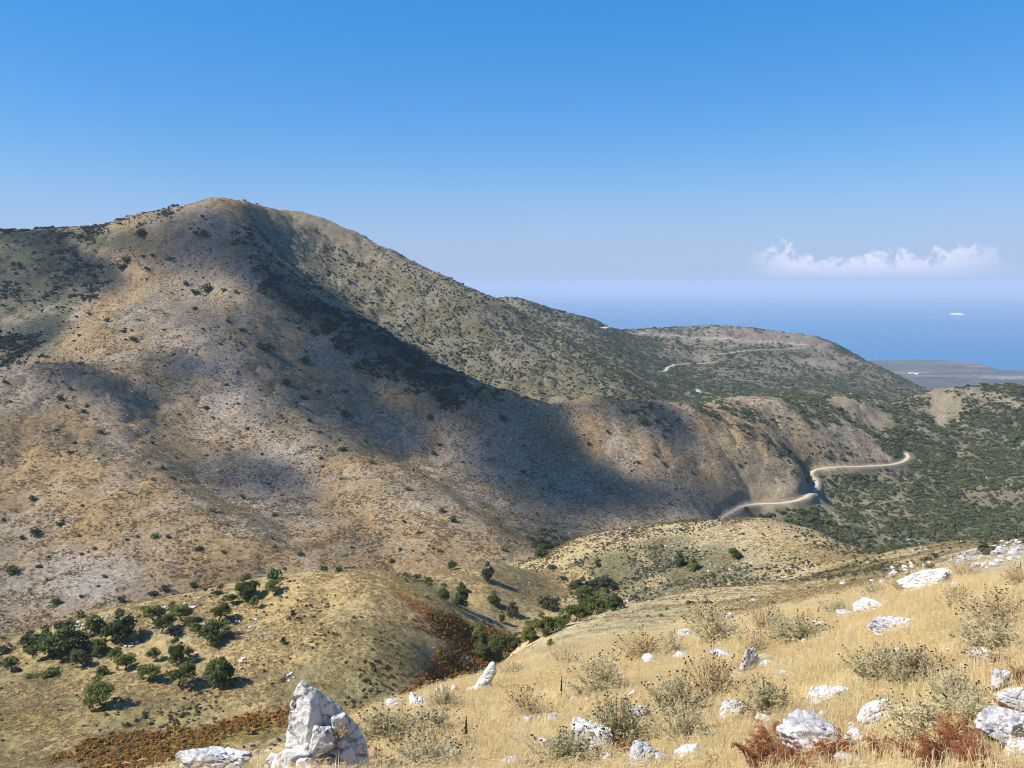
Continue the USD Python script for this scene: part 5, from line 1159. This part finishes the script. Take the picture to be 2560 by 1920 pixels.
def mullein(u, v, h, label, seed):
    p, wm, hm, _ = place(u, v, h * .5, h, 2.0)
    rng = np.random.default_rng(seed)
    x = UsdGeom.Xform.Define(stage, numbered('mullein')); x.AddTranslateOp().Set(Gf.Vec3d(float(p[0]), float(p[1]), float(p[2] + EYE)))
    tag(x, label, 'plant', 'dried mulleins')
    t = np.linspace(0, 1, 8)
    ln = rng.normal(scale=.06, size=2) * hm
    part('stalk', tube(np.stack([ln[0] * t ** 2, ln[1] * t ** 2, t * hm * .7], -1), np.linspace(.016, .009, 8), 6), M_stem, x)
    t2 = np.linspace(.5, 1.0, 22)
    part('seed_spike', tube(np.stack([ln[0] * t2 ** 2, ln[1] * t2 ** 2, t2 * hm], -1), (.026 + .010 * np.sin(np.arange(22) * 2.4)) * np.linspace(1.0, .35, 22), 7), M_head, x)
    for k in range(9):
        an = rng.uniform(0, 6.28); L = hm * rng.uniform(.16, .30); z0 = hm * rng.uniform(.04, .48); w = L * .22
        d = np.array([math.cos(an), math.sin(an), 0]); s = np.array([-d[1], d[0], 0])
        b = np.array([0, 0, z0]); mi = b + d * L * .55 + [0, 0, L * .12]; e = b + d * L * .85 + [0, 0, -L * .45]
        part('dry_leaf', (np.array([b - s * .01, b + s * .01, mi + s * w, e + s * w * .3, e - s * w * .2, mi - s * w]), np.array([[0, 1, 2], [0, 2, 5], [5, 2, 3], [5, 3, 4]])), M_mullein, x)
mullein(1212, 1523, 56, 'dried mullein with a thin dark spike, beside the small flat rock', 1)
mullein(1007, 1620, 66, 'dried mullein with big drooping pale leaves, lower left slope', 2)
mullein(1764, 1339, 36, 'short dark mullein above the grey sage dome', 3)
mullein(1457, 1378, 20, 'tiny far mullein left of the two topped white rock', 4)
def dead_shrub(u, v, h, label, seed):
    p, wm, hm, _ = place(u, v, h, h, 2.0)
    rng = np.random.default_rng(seed)
    tw = []
    def grow(b, d, L, r, n):
        e = b + d * L
        tw.append(tube([b, (b + e) / 2 + rng.normal(scale=.04 * L, size=3), e], [r, r * .8, r * .6], 4))
        if n:
            for _ in range(2 if n > 1 else 3):
                d2 = d + rng.normal(scale=.42, size=3); d2[2] = abs(d2[2]) * .9 + .15; d2 /= np.linalg.norm(d2)
                grow(e, d2, L * rng.uniform(.55, .8), r * .6, n - 1)
    x = UsdGeom.Xform.Define(stage, numbered('dead_shrub')); x.AddTranslateOp().Set(Gf.Vec3d(float(p[0]), float(p[1]), float(p[2] + EYE)))
    tag(x, label, 'dead shrub')
    for d in ((-.45, 0, .9), (.1, .05, 1.0)):
        tw.clear()
        grow(np.zeros(3), np.array(d) / np.linalg.norm(d), hm * .38, hm * .016, 3)
        part('branch', join(list(tw)), M_deadwood, x)
dead_shrub(1038, 1560, 52, 'bare forked dead shrub in the straw below the leaning rock', 5)
dead_shrub(1424, 1520, 38, 'dead bare twigs at the left of the tall leafy shrub', 6)

# ------------------------------------------------------------------ straw grass of the near slope
near_c = [(spot(u, v - h * .25), w) for (u, v, w, h, *_r) in ROCKS]
gw = isFG * smoothstep(95, 40, RG) * (RG > 2.5)
rub = smoothstep(1990, 2120, PU) * smoothstep(1262, 1235, PV)
gw = gw * (1 - .7 * rub)
gAll = VIS & (PU > -100) & (PU < 2330) & (PV < 1800)
pG, iG = scatter(gw * (.55 + .9 * smoothstep(.35, .6, meshkit.fbm(pp / 1.7, 3, 91))), 46000, 107, power=1.25, where=gAll)
rG = np.linalg.norm(pG, axis=1)
keepg = np.ones(len(pG), bool)
for (c, w) in near_c:
    if c is None: continue
    rad = w * np.linalg.norm(c) / FOC * .40
    keepg &= np.hypot(pG[:, 0] - c[0], pG[:, 1] - c[1]) > rad * .8
pG, rG = pG[keepg], rG[keepg]
sG = np.exp(srng.normal(0, .22, len(pG))) * np.clip((rG / 14) ** .35, .75, 1.5)
gv = [(tuft(900 + k, 30, .135, .20, .006, .6), M_straw) for k in range(5)] + [(heads(950 + k, 6, .17, .18), M_straw) for k in range(2)]
stuff('dry_grass', gv, pG, srng.uniform(-.9, .9, len(pG)), sG, 'fine straw coloured grass covering the near slope', 'grass')

# ------------------------------------------------------------------ far away: ship and houses
M_white = mat('white_paint', {'p': ('principled_bsdf', {'base_color': (.9, .9, .9), 'roughness': .4})}, [])
M_blue = mat('ship_blue', {'p': ('principled_bsdf', {'base_color': (.05, .09, .2), 'roughness': .4})}, [])
M_glass = mat('dark_window', {'p': ('principled_bsdf', {'base_color': (.03, .04, .05), 'roughness': .1})}, [])
M_tile = mat('roof_tile', {'p': ('principled_bsdf', {'base_color': (.42, .20, .12), 'roughness': .8})}, [])
M_foam = mat('foam', {'p': ('principled_bsdf', {'base_color': (.7, .75, .78), 'roughness': .7})}, [])
c = on_level(2068, 680.5, 0)
shp = UsdGeom.Xform.Define(stage, '/World/ship')
shp.AddTranslateOp().Set(Gf.Vec3d(float(c[0]), float(c[1]), 0)); shp.AddRotateZOp().Set(-38.0); shp.AddScaleOp().Set(Gf.Vec3f(1.3, 1.3, 1.2))
tag(shp, 'white passenger ship far out on the hazy sea', 'ship')
Ls = 165.0
secs = [(-Ls / 2, 11, 9), (-Ls * .44, 13, 10), (0, 14, 10), (Ls * .34, 12.5, 11), (Ls * .45, 6, 12.5), (Ls / 2 + 4, .4, 14)]
hv = []
for x, b, z in secs:
    hv += [(x, -b, z), (x, -b * .8, -2), (x, b * .8, -2), (x, b, z)]
hf = []
for i in range(len(secs) - 1):
    for j in range(4):
        a, b_ = i * 4 + j, i * 4 + (j + 1) % 4
        hf += [[a, b_, b_ + 4], [a, b_ + 4, a + 4]]
hf += [[0, 2, 1], [0, 3, 2], [20, 21, 22], [20, 22, 23]]
part('hull', (np.array(hv, float), np.array(hf)), M_white, shp)
for k, (x0, x1, b, z0, z1) in enumerate(((-76, 58, 13, 10, 16), (-72, 52, 12.5, 16, 21.5), (-66, 46, 12, 21.5, 26.5), (-20, 40, 11, 26.5, 31))):
    d = part('deck', trimesh.creation.box(bounds=[[x0, -b, z0], [x1, b, z1]]), M_white, shp)
    part('window_band', trimesh.creation.box(bounds=[[x0 + 3, -b - .15, z0 + 2.4], [x1 - 3, b + .15, z0 + 3.8]]), M_glass, d)
part('funnel', trimesh.creation.cylinder(4.2, 12, sections=16, transform=trimesh.transformations.translation_matrix([-40, 0, 32])), M_blue, shp)
part('mast', trimesh.creation.cylinder(.6, 14, sections=8, transform=trimesh.transformations.translation_matrix([34, 0, 38])), M_white, shp)
wk = np.array([(-Ls / 2 + 2, -6, .12), (-Ls / 2 + 2, 6, .12), (-Ls * 1.35, 16, .12), (-Ls * 1.35, -16, .12)])
part('wake', (wk, np.array([[0, 1, 2], [0, 2, 3]])), M_foam, shp)
for k, (u, v, w, lab) in enumerate(((1968, 807.5, 22, 'left white house on the plain beside the headland foot'), (1983, 811, 20, 'right white house on the plain beside the headland foot'), (1977, 808.5, 13, 'small white house between two others on the plain'), (2173, 822, 16, 'lone white house on the plain near the right edge'))):
    c = on_level(u, v, 12.0)
    f2 = on_level(u, v, 12.0)
    hgrid = KD_(PL.reshape(-1, 2)).query(c)[1]
    zb = hgt.ravel()[hgrid]
    h_ = UsdGeom.Xform.Define(stage, numbered('house')); h_.AddTranslateOp().Set(Gf.Vec3d(float(c[0]), float(c[1]), float(zb - .5))); h_.AddRotateZOp().Set(float(-10 + 25 * k))
    tag(h_, lab, 'house', 'white houses on the plain')
    d_ = w * .6
    part('wall', trimesh.creation.box(bounds=[[-w / 2, -d_ / 2, 0], [w / 2, d_ / 2, 7]]), M_white, h_)
    e = .6
    rv = np.array([(-w / 2 - e, -d_ / 2 - e, 7.02), (w / 2 + e, -d_ / 2 - e, 7.02), (w / 2 + e, d_ / 2 + e, 7.02), (-w / 2 - e, d_ / 2 + e, 7.02), (-w / 2 + 2, 0, 10), (w / 2 - 2, 0, 10)])
    part('roof', (rv, np.array([[0, 1, 5], [0, 5, 4], [2, 3, 4], [2, 4, 5], [1, 2, 5], [3, 0, 4], [0, 2, 1], [0, 3, 2]])), M_tile, h_)
    for s in (-.3, 0, .3):
        part('window', trimesh.creation.box(bounds=[[s * w - .8, -d_ / 2 - .06, 3], [s * w + .8, -d_ / 2 + .1, 5]]), M_glass, h_)
    part('door', trimesh.creation.box(bounds=[[.15 * w - .6, -d_ / 2 - .06, .5], [.15 * w + .6, -d_ / 2 + .1, 2.7]]), M_tile, h_)
